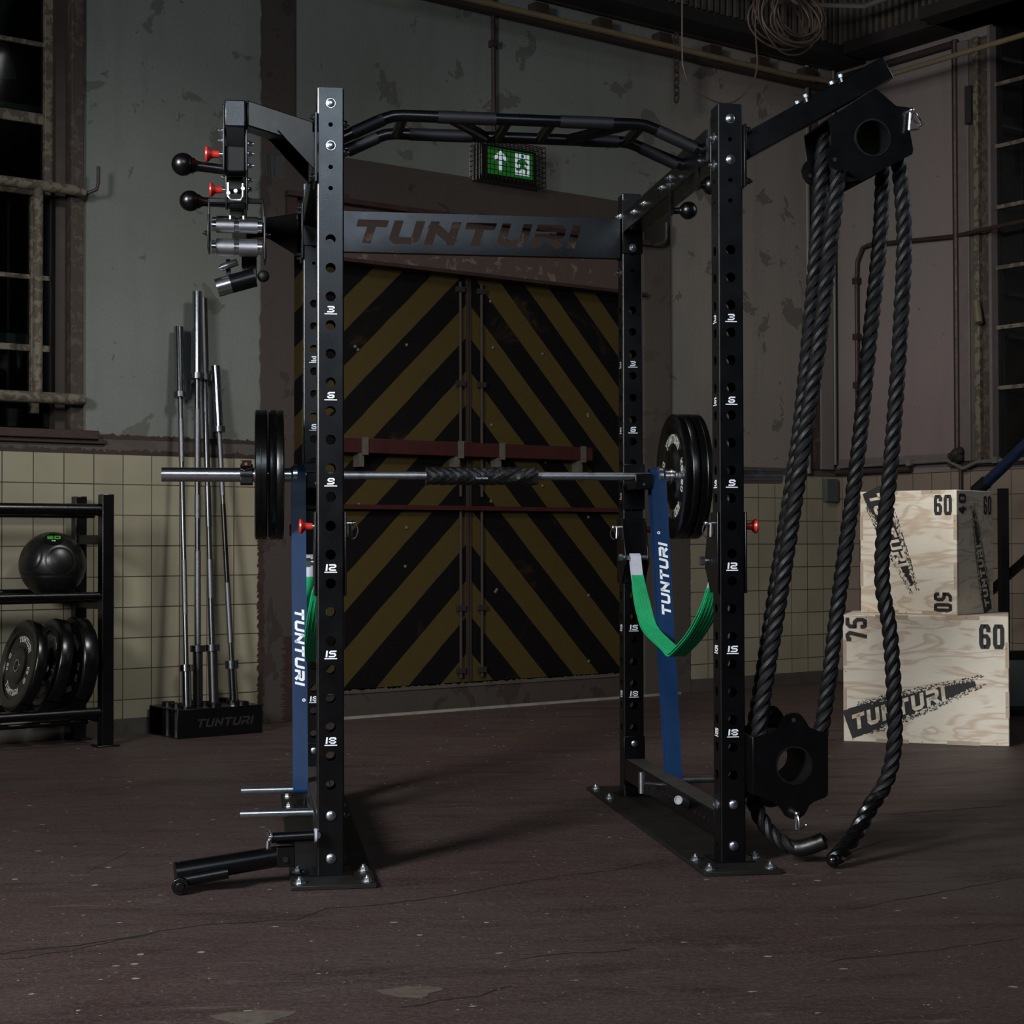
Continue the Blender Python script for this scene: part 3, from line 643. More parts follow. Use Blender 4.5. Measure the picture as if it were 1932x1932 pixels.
# ================================================================== FLOOR MARKS
TN = [19]
def crack(pts, w, name, mat='soot'):
    w = w*1.25
    b = MB(); P = []
    for (x0, y0), (x1, y1) in zip(pts, pts[1:]):
        n = max(2, int(math.hypot(x1-x0, y1-y0)/.04))
        for k in range(n): P.append((x0+(x1-x0)*k/n+random.uniform(-.006, .006), y0+(y1-y0)*k/n+random.uniform(-.008, .008), 0))
    P.append((*pts[-1], 0)); vs = []; fs = []
    for i, p in enumerate(P):
        ww = w*random.uniform(.4, 1.2)*(0.15 if i in (0, len(P)-1) else 1); vs += [(p[0], p[1]-ww, .0008), (p[0], p[1]+ww, .0008)]
    for i in range(len(P)-1): fs.append((2*i, 2*i+2, 2*i+3, 2*i+1))
    b.add(vs, fs); TN[0] += 1; return struct(b, 'trim_%d' % TN[0], mat)
crack([(-0.95,-.70),(-0.732,-0.673),(-0.54,-0.61),(-0.409,-0.516),(-0.251,-0.458),(-0.099,-0.451),(-0.021,-0.339),(0.133,-0.317),(0.283,-0.25),(0.455,-0.137),(0.631,-0.042),(0.753,-0.005),(0.933,0.13)], .0035, 'floor_crack')
crack([(-0.9,-.76),(-0.724,-0.729),(-0.59,-0.674),(-0.517,-0.614),(-.41,-.53)], .0025, 'floor_crack')
crack([(1.195,-0.565),(1.432,-0.443),(1.783,-0.271)], .002, 'floor_crack')
crack([(0.339,-0.905),(0.472,-0.859),(0.563,-0.865),(0.613,-0.85)], .004, 'floor_crack')
crack([(0.978,-1.025),(1.221,-0.974),(1.477,-0.896)], .002, 'floor_crack')
crack([(-0.638,0.171),(-0.586,0.371),(-0.538,0.499)], .003, 'floor_crack')
crack([(1.608,0.738),(1.86,0.747),(2.267,0.842)], .003, 'floor_crack')
crack([(0.068,-1.214),(0.226,-1.166),(0.304,-1.102)], .003, 'floor_crack')
crack([(1.25,0.02),(1.45,.12),(1.62,.3)], .003, 'floor_crack')
for (px, py, pr) in ((0.103, -1.115, .05), (-0.198, -1.241, .06)):
    b = MB(); n = 22; b.prism([(pr*(1.1+.35*math.sin(3*a)+random.uniform(-.12, .12))*math.cos(a), .8*pr*(1+random.uniform(-.15, .15))*math.sin(a)) for a in [2*PI*k/n for k in range(n)]], (px, py, .0), (1,0,0), (0,1,0), .0008)
    TN[0] += 1; struct(b, 'trim_%d' % TN[0], MT.setdefault('patch', simple('worn_floor_patch', (0.075, 0.060, 0.048), .75, 0, .7, 28, .5, 60)))
b = MB()
def chip(x, y, r):
    n = random.randint(5, 8); a0 = random.uniform(0, 6.28); e = random.uniform(.35, 1)
    vs = [(x, y, .0016)]+[(x+r*math.cos(a0+2*PI*k/n)*random.uniform(.6, 1.2), y+r*e*math.sin(a0+2*PI*k/n)*random.uniform(.6, 1.2), .0006) for k in range(n)]
    b.add(vs, [(0, 1+k, 1+(k+1) % n) for k in range(n)])
for k in range(1500):
    y = random.uniform(-2.2, 4.5); x = random.uniform(-1.2, 2.2)*(1+(y+2.2)*.12)
    if -.12 < x < .12 and -.15 < y < 1.43: continue
    if .96 < x < 1.19 and -.15 < y < 1.43: continue
    if E_.x*x+E_.y*y is None or (N_.x*x+N_.y*y) > DW-.1: continue
    chip(x, y, random.choice([.0012, .0015, .0015, .002, .002, .0025, .003, .004, .006, .010]))
o = b.build('paint_flakes', 'bracket', None, I4); o.data.materials[0] = simple('pale_flakes', (0.20, 0.19, 0.165), .7, 0, .4, 30)
tag(o, 'pale paint flakes and grit scattered over the maroon floor', 'paint flakes', None, 'stuff')

# ================================================================== POWER RACK
WD, DP = 1.0818, 1.177; HT = 2.065; h = .035
rack = thing('power_rack', (WD/2, DP/2, 0), 'large black four-post power rack with perforated numbered uprights', 'power rack')
HOLES = [1.668-.075*k for k in range(20)]
BIGR, SMR = .0133, .006
SMALL = [2.0255-.0558*k for k in range(5)]
def upright_mesh(b, cx, cy):
    zs = sorted([(z, BIGR) for z in HOLES] + [(z, SMR) for z in SMALL] + [(.165, SMR), (.054, SMR)])
    hw = h-.004; T = .004
    for k in range(4):
        R = Mx.Rotation(k*PI/2, 3, 'Z')
        for surf in (0, 1):
            y = -h + (T if surf else 0); cur = .012; ww = hw if not surf else h-T
            def P(x, z, y=y): p = R @ V((x, y, 0)); return (cx+p.x, cy+p.y, z)
            vs = []; fs = []
            def quad(z0, z1):
                i = len(vs); vs.extend([P(-ww, z0), P(ww, z0), P(ww, z1), P(-ww, z1)]); fs.append((i, i+1, i+2, i+3) if not surf else (i+3, i+2, i+1, i))
            for z, r in zs:
                c = r*1.25; quad(cur, z-c); i = len(vs); n = 20
                inner = []; outer = []
                for q in range(n):
                    a = 2*PI*(q+.5)/n; ca, sa = math.cos(a), math.sin(a); inner.append(P(r*ca, z+r*sa))
                    m = max(abs(ca)/ww, abs(sa)/c); outer.append(P(ca/m, z+sa/m))
                # make corner vertices exact
                vs.extend(inner+outer)
                for q in range(n):
                    q2 = (q+1) % n; f = (i+q, i+n+q, i+n+q2, i+q2); fs.append(f if not surf else f[::-1])
                # corner filler triangles
                for sx, sz in ((1, 1), (-1, 1), (-1, -1), (1, -1)):
                    best = None
                    for q in range(n):
                        a0 = 2*PI*(q+.5)/n; a1 = 2*PI*(q+1.5)/n; ac = math.atan2(sz*c, sx*ww) % (2*PI)
                        if a0 <= ac <= a1 or a0 <= ac+2*PI <= a1: best = q
                    if best is not None:
                        j = len(vs); vs.append(P(sx*ww, z+sz*c)); f = (i+n+best, j, i+n+(best+1) % n); fs.append(f if not surf else f[::-1])
                if not surf:
                    j = len(vs)
                    for q in range(n):
                        a = 2*PI*(q+.5)/n; vs.append(P(r*math.cos(a), z+r*math.sin(a), -h+T))
                    for q in range(n): q2 = (q+1) % n; fs.append((i+q2, j+q2, j+q, i+q))
                cur = z+c
            quad(cur, HT); b.add(vs, fs)
        # chamfered corner
        p = [R @ V(q) for q in ((hw, -h, 0), (h-.0012, -h+.0012, 0), (h, -hw, 0))]
        b.add([(cx+q.x, cy+q.y, z) for z in (.012, HT) for q in p], [(0, 1, 4, 3), (1, 2, 5, 4)])
    b.add([(cx+x, cy+y, HT) for x, y in ((-hw, -hw), (hw, -hw), (hw, hw), (-hw, hw))], [(0, 1, 2, 3)])
    b.box((cx-hw, cy-hw, HT-.002), (cx+hw, cy+hw, HT+.003))
UPS = {}
for nm, ix, iy in (('FL', 0, 0), ('FR', 1, 0), ('BR', 1, 1), ('BL', 0, 1)):
    cx, cy = ix*WD, iy*DP+h
    b = MB(); upright_mesh(b, cx, cy); u = b.build('upright', 'black', rack); UPS[nm] = u
    for k in range(6):
        z = 1.471-.225*k; s_ = str(3*(k+1))
        for side in ((0,) if ix == 0 else (0, 1)):
            b = MB()
            if side == 0: o, ax = (cx, cy-h-.0006, z), (1, 0, 0)
            else: o, ax = (cx-h-.0006, cy, z), (0, -1, 0)
            text(b, s_, V(o)+V((0, 0, .005)), ax, (0, 0, 1), 0.0170, .0150, .0036, .0028, xs=1.25, shear=.1, th=-.0004, center=True)
            a_ = V(ax)*.0165; q = V(o); nn = V(ax).cross(V((0, 0, 1)))*(.0004)
            b.add([q-a_, q+a_, q+a_+V((0, 0, .0025)), q-a_+V((0, 0, .0025)), q-a_+nn, q+a_+nn, q+a_+V((0, 0, .0025))+nn, q-a_+V((0, 0, .0025))+nn], [(4, 5, 6, 7), (0, 3, 2, 1), (0, 1, 5, 4), (3, 7, 6, 2)])
            b.build('height_number', 'white', u, smooth=False)
# bolts
def bolt(p, d, par=None, r=.0125, name='bolt'):
    p, d = V(p), V(d).normalized()
    b = MB(); b.cyl(p, p+d*.003, r, 18); b.lathe(p+d*.003, p+d*.009, [(0, r*.92), (.6, r*.85), (1, r*.55)], 18)
    return b.build(name, 'zinc', par or rack)
def hexbolt(p, d, par=None, r=.010, L=.010, mat='zinc', name='hex_bolt'):
    p, d = V(p), V(d).normalized(); b = MB(); b.cyl(p, p+d*.002, r*1.5, 16); b.cyl(p+d*.002, p+d*L, r, 6); b.cyl(p+d*L, p+d*(L+.006), r*.5, 10)
    return b.build(name, mat, par or rack)
for ix in (0, 1):
    for z in (2.0255, 1.914, .165, .054): bolt((ix*WD, 0, z), (0, -1, 0))
for x in (0, WD):
    for z in (.245,): bolt((x, DP, .19), (0, -1, 0))
    s = 1 if x == 0 else -1
    for z in (1.98, 1.905, .16): hexbolt((x+s*h, h, z), (s, 0, 0), mat='darksteel' if x == 0 else 'zinc')
    for z in (1.99, 1.80): hexbolt((x+s*h, DP+h, z), (s, 0, 0))
# floor plates with anchors
for cx in (0, WD):
    s = 1
    x0, x1 = (-.105, .110) if cx == 0 else (.965, 1.175)
    b = MB(); b.box((x0, -.133, 0), (x1, 1.42, .012)); pl = b.build('floor_plate', 'black_dust', rack, bevel=.002)
    b = MB(); b.box((cx-.055, -.02, .012), (cx+.055, .09, .016)); b.box((cx-.055, DP-.02, .012), (cx+.055, DP+.09, .016)); b.build('foot_flange', 'black', rack)
    for (x, y) in ((x0+.022, -.10), (x1-.022, -.10), (x0+.022, .04), (x1-.022, .04), (x0+.022, DP-.04), (x1-.022, DP-.04), (x0+.022, 1.36), (x1-.022, 1.36)):
        hexbolt((x, y, .012), (0, 0, 1), r=.011, L=.011, name='anchor_bolt')
# lower side beams with hole rows
for cx in (0, WD):
    b = MB(); b.box((cx-h, .07, .068), (cx+h, DP, .138)); lb = b.build('lower_side_beam', 'black', rack, bevel=.003)
    b = MB(); b.box((cx-h+.004, .08, .138), (cx+h-.004, DP-.01, .1385)); b.build('dusty_top', 'dust_wood', lb)
    b = MB()
    for k in range(22):
        y = .12+k*.048
        for s in (-1, 1): b.cyl((cx+s*h, y, .105), (cx+s*(h+.0005), y, .105), .0035, 8)
    b.build('pin_holes', 'soot', lb)
    b = MB(); b.box((cx-h-.002, DP-.006, .05), (cx+h+.002, DP, .215)); b.build('end_flange', 'black', lb, bevel=.002)
# upper side beams
for cx in (0, WD):
    b = MB(); b.box((cx-h, .076, 1.930), (cx+h, DP-.006, 2.0)); ub = b.build('upper_side_beam', 'black', rack, bevel=.003)
    for y_ in (DP-.006, .07): MB().box((cx-h-.001, y_, 1.86), (cx+h+.001, y_+.006, 2.045)).build('end_flange', 'black', ub, bevel=.002)
s = -1; X = WD-h
for y, z in ((.36, 1.945), (.52, 1.975), (.52, 1.955), (.62, 1.965), (.86, 1.965), (1.0, 1.965), (.157, 1.945)): hexbolt((X, y, z), (-1, 0, 0), r=.008, L=.008)
hexbolt((WD, DP-.006, 1.88), (0, -1, 0), r=.009)
# name plate beam with cut letters
pm = MB(); pm.box((h, DP+.004, 1.845), (WD-h, DP+.009, 1.980)); plate = pm.build('sign_plate', 'black', rack, smooth=False)
ct = MB(); text(ct, 'TUNTURI', (.122, DP-.02, 1.874), (1, 0, 0), (0, 0, 1), .079, .081, .0235, .0148, xs=1.27, shear=.32, th=-.06)
cut = ct.build('cutter', 'black', None, smooth=False)
bm_ = bmesh.new(); bm_.from_mesh(cut.data); bmesh.ops.recalc_face_normals(bm_, faces=bm_.faces); bm_.to_mesh(cut.data); bm_.free()
md = plate.modifiers.new('cut', 'BOOLEAN'); md.operation = 'DIFFERENCE'; md.object = cut; md.solver = 'EXACT'; md.use_self = True
dg = bpy.context.evaluated_depsgraph_get(); nm_ = bpy.data.meshes.new_from_object(plate.evaluated_get(dg))
plate.modifiers.clear(); plate.data = nm_; bpy.data.objects.remove(cut)
b = MB(); b.box((h, DP+.009, 1.845), (WD-h, DP+.035, 1.850)).box((h, DP+.009, 1.975), (WD-h, DP+.035, 1.980)); b.box((WD-h-.006, DP+.004, 1.845), (WD-h, DP+.06, 1.98)); b.build('sign_plate_flange', 'black', rack)
b = MB(); b.ring((.935, DP+.0035, 1.942), (.935, DP+.0045, 1.942), .0150, .0120, 26); text(b, 'R', (.929, DP+.0038, 1.935), (1,0,0), (0,0,1), .014, .011, .003, 0, th=-.0004)
b.build('registered_mark', 'soot', plate, smooth=False)
# multi-grip pull-up bar
pb = MB(); Yf, Yb = .157, .36
zt, ze = 2.041, 1.972
def pull(Y, x0=.02, z0=ze):
    pts = [(.035, Y, z0), (.155, Y, zt-.010), (.175, Y, zt-.003), (.20, Y, zt), (.86, Y, zt), (.885, Y, zt-.003), (.905, Y, zt-.010), (WD-h, Y, z0)]
    pb.tube(pts, .0165, 16)
pull(Yf); pull(Yb, z0=ze+.006)
for xa, xb in ((.205, .205), (.33, .46), (.495, .495), (.62, .62), (.84, .70), (.875, .875)):
    pb.tube([(xa, Yf, zt), (xb, Yb, zt)], .0155, 14)
pb.box((.035, .10, 1.93), (.04, .42, 2.02)).box((WD-h-.005, .10, 1.93), (WD-h, .42, 2.02))
pu = pb.build('pull_up_bar', 'black', rack)
for Y, segs in ((Yf, ((.30, .46), (.64, .79))), (Yb, ((.24, .42), (.74, .85)))):
    for a, c in segs: MB().cyl((a, Y, zt), (c, Y, zt), .0178, 18).build('knurled_grip', 'grip', pu)
    e0 = V((.035, Y, ze)); e1 = V((.155, Y, zt-.010)); f0 = V((.905, Y, zt-.010)); f1 = V((WD-h, Y, ze))
    MB().cyl(e0.lerp(e1, .25), e0.lerp(e1, .95), .0178, 18).build('knurled_grip', 'grip', pu)
    MB().cyl(f0.lerp(f1, .08), f0.lerp(f1, .86), .0178, 18).build('knurled_grip', 'grip', pu)
# band pegs on the lower beams
for cx, s in ((0, -1), (WD, 1)):
    for y in (.80, .355):
        b = MB(); b.cyl((cx+s*h, y, .118), (cx+s*(h+.20), y, .118), .0115, 20)
        b.build('band_peg', 'zinc', rack)
b = MB(); b.cyl((.985, .66, .10), (.985, .66, .165), .010, 16).cyl((.985, .66, .132), (1.047, .66, .125), .005, 10); b.build('peg_handle', 'zinc', rack)
b = MB(); b.cyl((1.047, .345, .112), (1.000, .27, .138), .0125, 18); b.build('peg_stub', 'greymetal', rack)
b = MB(); b.ring((1.0001, .2702, .13795), (.9990, .2685, .1384), .0125, .009, 20); b.build('peg_stub_end', 'greymetal', rack)

# ------------------------------------------------------------------ small shared shapes
def ring_pin(b_parent, p, axis, hang, r=.018, name='locking_pin'):
    p, a, g = V(p), V(axis).normalized(), V(hang).normalized()
    b = MB(); b.cyl(p-a*.02, p+a*.014, .0055, 12).sphere(tuple(p+a*.016), .0075, 12, 8)
    q = p+a*.012; pts = [q+g*(r*1.6*(1-math.cos(t))*.9)+a*(r*math.sin(t)) for t in [2*PI*k/22 for k in range(22)]]
    b.tube(pts, .0022, 6, True)
    return b.build(name, 'chrome', b_parent)
def red_knob(par, p, d):
    p, d = V(p), V(d).normalized(); b = MB()
    b.lathe(p, p+d*.034, [(0, .0085), (.25, .0095), (.45, .0095), (.62, .012), (.75, .0175), (.88, .0200), (1, .0185), (1.04, .010), (1.05, 0.001)], 28)
    o = b.build('red_knob', 'red', par, label='red plastic pull knob')
    MB().cyl(p-d*.012, p+d*.002, .0075, 12).build('plunger', 'chrome', par)
    return o

# ------------------------------------------------------------------ attachment rail on the left with hanging grips
t = thing('attachment_rail', (-.245, .6, 1.94), 'black steel rail held out left of the rack by two gusseted arms', 'rail')
b = MB(); b.box((-.270, -.215, 1.902), (-.220, 1.40, 1.968)); b.build('rail_tube', 'black', t, bevel=.003)
def arm(p_root, p_end, wz0, wz1, gz):
    b = MB(); r, e = V(p_root), V(p_end); b.beam((r.x, r.y, (wz0+wz1)/2), (e.x, e.y, (wz0+wz1)/2), .05, wz1-wz0); a = b.build('side_arm', 'black', t, bevel=.003)
    d = (V((e.x, e.y, 0))-V((r.x, r.y, 0))); dn = d.normalized(); side = V((-dn.y, dn.x, 0))
    b = MB()
    for s in (-1, 1):
        o = V((r.x, r.y, 0))+side*(s*.0265-.0015)
        b.prism([(0, gz), (.62*d.length, wz0+.012), (0, wz1-.02)], o, dn, (0, 0, 1), -.003)
    b.build('gusset', 'black', a)
    return a
arm((-.037, .035, 0), (-.232, -.185, 0), 1.908, 1.972, 1.828)
arm((-.037, DP+.035, 0), (-.232, 1.39, 0), 1.908, 1.972, 1.828)
for y in (.035, DP+.035):
    b = MB(); b.box((-.043, y-.05, 1.815), (-.035, y+.05, 2.0)); b.build('mounting_plate', 'black', t, bevel=.002)
    for z in (1.985, 1.83):
        for yy in (y-.04, y+.04): hexbolt((-.043, yy, z), (-1, 0, 0), t, .006, .008, 'darksteel')
def trolley(y, lab):
    q = thing('rail_trolley', (-.245, y, 1.90), lab, 'trolley', 0, 'sliding trolleys on the left rail')
    b = MB(); b.box((-.276, y-.03, 1.80), (-.270, y+.05, 1.965)).box((-.220, y-.03, 1.80), (-.214, y+.05, 1.965)); b.build('side_plate', 'black', q, bevel=.002)
    b = MB(); b.box((-.27, y-.02, 1.80), (-.22, y+.04, 1.865)); b.prism([(-.265, 1.80), (-.225, 1.80), (-.228, 1.765), (-.262, 1.765)], (0, y+.035, 0), (1,0,0), (0,0,1), -.05); b.build('body', 'black_dull', q, bevel=.004)
    for z in (1.875, 1.85, 1.82):
        hexbolt((-.276, y-.005, z+.03), (-1, 0, 0), q, .005, .006, 'zinc'); hexbolt((-.214, y+.0, z), (1, 0, 0), q, .006, .010, 'zinc')
    red_knob(q, (-.284, y-.018, 1.842), (-1, 0, 0))
    b = MB(); b.tube([(-.262, y, 1.775), (-.262, y, 1.742), (-.256, y, 1.733), (-.232, y, 1.733), (-.226, y, 1.742), (-.226, y, 1.775)], .004, 8); b.build('shackle', 'chrome', q)
    for k in range(3): b = MB(); b.cyl((-.262+.018*k, y-.012, 1.748+.006*k), (-.262+.018*k, y+.012, 1.748+.006*k), .005, 8); b.build('pin', 'zinc', q)
    return q
trolley(-.15, 'front black trolley with red knob hanging under the left rail')
trolley(.27, 'rear black trolley with red knob behind the front one on the left rail')
def ball(name, p0, p1, R, lab, grp, rp=.0125):
    p0, p1 = V(p0), V(p1); q = thing(name, tuple(p1), lab, 'ball grip', 0, grp); d = (p0-p1).normalized()
    MB().sphere(tuple(p1), R, 32, 18).build('ball', 'black', q)
    b = MB(); b.lathe(p1+d*R*.80, p0, [(0, rp*1.7), (.12, rp*1.15), (.2, rp), (1, rp)], 20); b.build('post', 'black', q)
    return q
ball('ball_grip', (-.272, -.16, 1.806), (-.373, -.16, 1.816), .0285, 'upper black ball grip pointing left from the front trolley', 'black ball grips')
ball('ball_grip', (-.276, .28, 1.812), (-.372, .28, 1.815), .0285, 'lower black ball grip pointing left from the rear trolley', 'black ball grips')
ball('ball_grip', (1.045, .50, 1.872), (1.098, .50, 1.875), .027, 'fully visible black ball grip under the right upper side beam', 'black ball grips', .010)
ball('ball_grip', (1.045, .20, 1.885), (1.085, .20, 1.887), .027, 'black ball grip half hidden behind the right front upright', 'black ball grips', .010)
for y, z in ((.50, 1.873), (.20, 1.885)):
    b = MB(); b.box((1.040, y-.012, z-.013), (1.050, y+.012, 1.931)); b.build('grip_tab', 'black', rack)
# chrome roller grips in a U frame
q = thing('roller_grip', (-.245, .25, 1.72), 'chrome knurled roller grips in a black U frame hanging left of the rack', 'grip attachment')
Y = .25
b = MB(); b.beam((-.322, Y, 1.811), (-.172, Y, 1.813), .012, .013)
b.beam((-.320, Y, 1.815), (-.318, Y, 1.700), .012, .006).beam((-.174, Y, 1.815), (-.166, Y, 1.655), .012, .006)
b.box((-.323, Y-.05, 1.672), (-.317, Y+.05, 1.765)).box((-.172, Y-.05, 1.645), (-.166, Y+.05, 1.765)); b.build('u_frame', 'black', q, bevel=.002)
for (dy, z, r, mt) in ((.05, 1.764, .016, 'chrome'), (-.01, 1.741, .019, 'knurl'), (0, 1.684, .024, 'knurl'), (.06, 1.70, .018, 'chrome')):
    rl = MB().cyl((-.312, Y+dy, z), (-.176, Y+dy, z), r*.8, 20).build('roller', 'chrome', q)
    for a, c in ((-.300, -.252), (-.238, -.188)): MB().cyl((a, Y+dy, z), (c, Y+dy, z), r, 28).build('sleeve', mt, rl)
for x, d in ((-.323, -1), (-.166, 1)): hexbolt((x, Y-.01, 1.72), (d, 0, 0), q, .006, .008, 'darksteel')
# angled grip below it
q = thing('angled_grip', (-.225, .30, 1.60), 'black angled grip with chrome tip hanging lowest on the left of the rack', 'grip attachment')
Y = .33
b = MB(); b.box((-.232, Y-.006, 1.605), (-.190, Y+.006, 1.70)).box((-.275, Y-.004, 1.60), (-.262, Y+.004, 1.665)); b.build('hanger_plate', 'black', q, bevel=.002)
b = MB(); b.tube([(-.262, Y-.012, 1.594), (-.195, Y-.012, 1.614)], .026, 22); b.build('tube', 'black', q)
b = MB(); b.cyl((-.300, Y-.012, 1.582), (-.262, Y-.012, 1.594), .0255, 24); b.cyl((-.287, Y-.012, 1.586), (-.283, Y-.012, 1.5875), .0265, 24); b.build('chrome_tip', 'chrome', q)
b = MB(); b.sphere((-.172, Y-.012, 1.618), .017, 18, 12); b.build('end_ball', 'black_dull', q)
b = MB(); b.cyl((-.288, Y-.02, 1.637), (-.243, Y-.02, 1.655), .010, 16).cyl((-.294, Y-.02, 1.635), (-.286, Y-.02, 1.638), .006, 12); b.build('small_roller', 'chrome', q)
b = MB(); b.prism([(-.272, 1.625), (-.240, 1.60), (-.285, 1.58), (-.278, 1.60)], (0, Y-.003, 0), (1,0,0), (0,0,1), -.004); b.build('web', 'steel', q)

# ------------------------------------------------------------------ rope pulley units
def pulley_plates(t, outline, hole, R, yf, yb, holes2, mat='black'):
    # plate with a round opening, as a ring of quads between hole circle and outline
    for y in (yf, yb):
        n = 72; b = MB(); cx, cz = hole; vs = []; fs = []
        poly = [V((x, z)) for x, z in outline]
        def hit(a):
            d = V((math.cos(a), math.sin(a))); best = 0
            for p, q in zip(poly, poly[1:]+poly[:1]):
                e = q-p; den = d.x*e.y-d.y*e.x
                if abs(den) < 1e-9: continue
                w_ = p-V((cx, cz)); s = (w_.x*e.y-w_.y*e.x)/den; u_ = (w_.x*d.y-w_.y*d.x)/den
                if s > 0 and -1e-6 <= u_ <= 1+1e-6: best = max(best, s)
            return best
        angs = sorted([2*PI*k/n for k in range(n)] + [math.atan2(p.y-cz, p.x-cx) % (2*PI) for p in poly]); n = len(angs)
        for yy in (y-.0025, y+.0025):
            for a in angs: vs.append((cx+R*math.cos(a), yy, cz+R*math.sin(a)))
            for a in angs: s = hit(a); vs.append((cx+s*math.cos(a), yy, cz+s*math.sin(a)))
        for k in range(n):
            k2 = (k+1) % n
            fs += [(k, n+k, n+k2, k2)[::-1] if False else (k, k2, n+k2, n+k)[::-1], (2*n+k, 2*n+k2, 3*n+k2, 3*n+k), (k, 2*n+k, 2*n+k2, k2)[::-1], (n+k, n+k2, 3*n+k2, 3*n+k)]
        b.add(vs, fs); pl = b.build('side_plate', mat, t)
        b = MB()
        for hx, hz in holes2: b.cyl((hx, y-.0028, hz), (hx, y-.0024, hz), .0058, 16).cyl((hx, y+.0024, hz), (hx, y+.0028, hz), .0058, 16)
        b.build('pin_hole', 'soot', pl)
    b = MB(); b.ring((hole[0], yf-.003, hole[1]), (hole[0], yb+.003, hole[1]), R+.003, R, 40); b.build('hub_tube', 'black_dull', t)
    b = MB(); b.ring((hole[0], yf-.0045, hole[1]), (hole[0], yf-.0025, hole[1]), R+.0035, R-.001, 40); b.build('hub_rim', 'darksteel', t)
    b = MB(); b.lathe((hole[0], yf+.012, hole[1]), (hole[0], yb-.012, hole[1]), [(0, R+.004), (0, .078), (.02, .080), (.05, .066), (.46, .066), (.49, .076), (.51, .076), (.54, .066), (.95, .066), (.98, .080), (1, .078), (1, R+.004)], 40, False); b.build('roller', 'black_dull', t)
YF, YB = -.065, .135
t = thing('rope_pulley', (1.117, .035, 1.95), 'black rope pulley on a slanted arm at the top right of the rack', 'rope pulley')
b = MB(); b.beam((1.125, .035, 1.9525), (1.538, .035, 2.188), .06, .066); b.build('slanted_arm', 'black', t, bevel=.003)
b = MB(); b.box((1.117, -.015, 1.84), (1.124, .085, 2.01)); b.build('mounting_plate', 'black', t, bevel=.001)
for z in (1.995, 1.855):
    for y in (-.005, .075): hexbolt((1.124, y, z), (1, 0, 0), t, .008, .012, 'darksteel')
out_u = [(1.338, 2.017), (1.475, 2.104), (1.529, 2.061), (1.545, 2.059), (1.574, 2.057), (1.577, 2.035), (1.568, 1.996), (1.578, 1.942), (1.575, 1.930), (1.56, 1.922), (1.43, 1.852), (1.405, 1.868), (1.392, 1.880), (1.36, 1.880), (1.345, 1.887), (1.334, 1.902), (1.329, 1.922), (1.334, 1.937), (1.347, 1.952)]
pulley_plates(t, out_u, (1.462, 1.971), .048, YF, YB, [(1.354, 1.908)])
dx, dz = (1.475-1.338), (2.104-2.017)
b = MB(); L_ = math.hypot(dx, dz)
b.add([(1.338, YF, 2.017), (1.475, YF, 2.104), (1.475, YB, 2.104), (1.338, YB, 2.017), (1.336, YF, 2.020), (1.473, YF, 2.107), (1.473, YB, 2.107), (1.336, YB, 2.020)], [(3,2,1,0), (4,5,6,7), (0,1,5,4), (1,2,6,5), (2,3,7,6), (3,0,4,7)])
b.build('top_plate', 'black', t)
for (x, z) in ((1.30, 2.09), (1.40, 2.149)):
    for y in (-.0, .07):
        b = MB(); b.cyl((x, y, z-.01), (x-.006, y, z+.010), .004, 8).cyl((x-.004, y, z+.002), (x-.007, y, z+.010), .008, 6); b.build('clamp_nut', 'zinc', t)
ring_pin(t, (1.566, YF-.006, 2.045), (0, -1, 0), (.55, 0, -.8), .017)
b = MB(); b.tube([(1.563, YF-.018, 2.040), (1.558, YF-.02, 1.990)], .0045, 8); b.tube([(1.563, YF-.018, 2.040), (1.580, YF-.02, 2.032), (1.592, YF-.02, 2.012), (1.585, YF-.02, 1.995), (1.558, YF-.02, 1.990)], .003, 7); b.build('pin_clip', 'chrome', t)
t = thing('rope_pulley', (1.117, .035, .27), 'black lower rope pulley at the foot of the right front upright', 'rope pulley')
out_l = [(1.119, .354), (1.16, .362), (1.183, .371), (1.193, .385), (1.203, .405), (1.211, .412), (1.224, .416), (1.240, .416), (1.250, .411), (1.261, .398), (1.273, .378), (1.290, .370), (1.316, .361), (1.323, .355), (1.326, .347), (1.325, .199), (1.322, .192), (1.315, .187), (1.285, .177), (1.272, .168), (1.266, .155), (1.258, .143), (1.245, .135), (1.230, .132), (1.216, .135), (1.204, .143), (1.197, .155), (1.187, .168), (1.17, .180), (1.133, .196), (1.119, .2)]
pulley_plates(t, out_l, (1.231, .276), .048, YF, YB, [(1.230, .397)])
b = MB(); b.box((1.117, YF, .2), (1.122, YB, .354)); b.build('back_plate', 'black', t, bevel=.001)
ring_pin(t, (1.231, YF-.006, .150), (0, -1, 0), (.1, 0, -1), .016)
b = MB(); b.tube([(1.231, YF-.018, .147), (1.229, YF-.02, .108)], .004, 8); b.tube([(1.229, YF-.02, .108), (1.245, YF-.02, .110), (1.258, YF-.02, .118)], .003, 7); b.sphere((1.258, YF-.02, .119), .005, 10, 6); b.build('pin_clip', 'chrome', t)
ring_pin(t, (1.185, YB, .165), (0, 1, 0), (.1, 0, -1), .014)

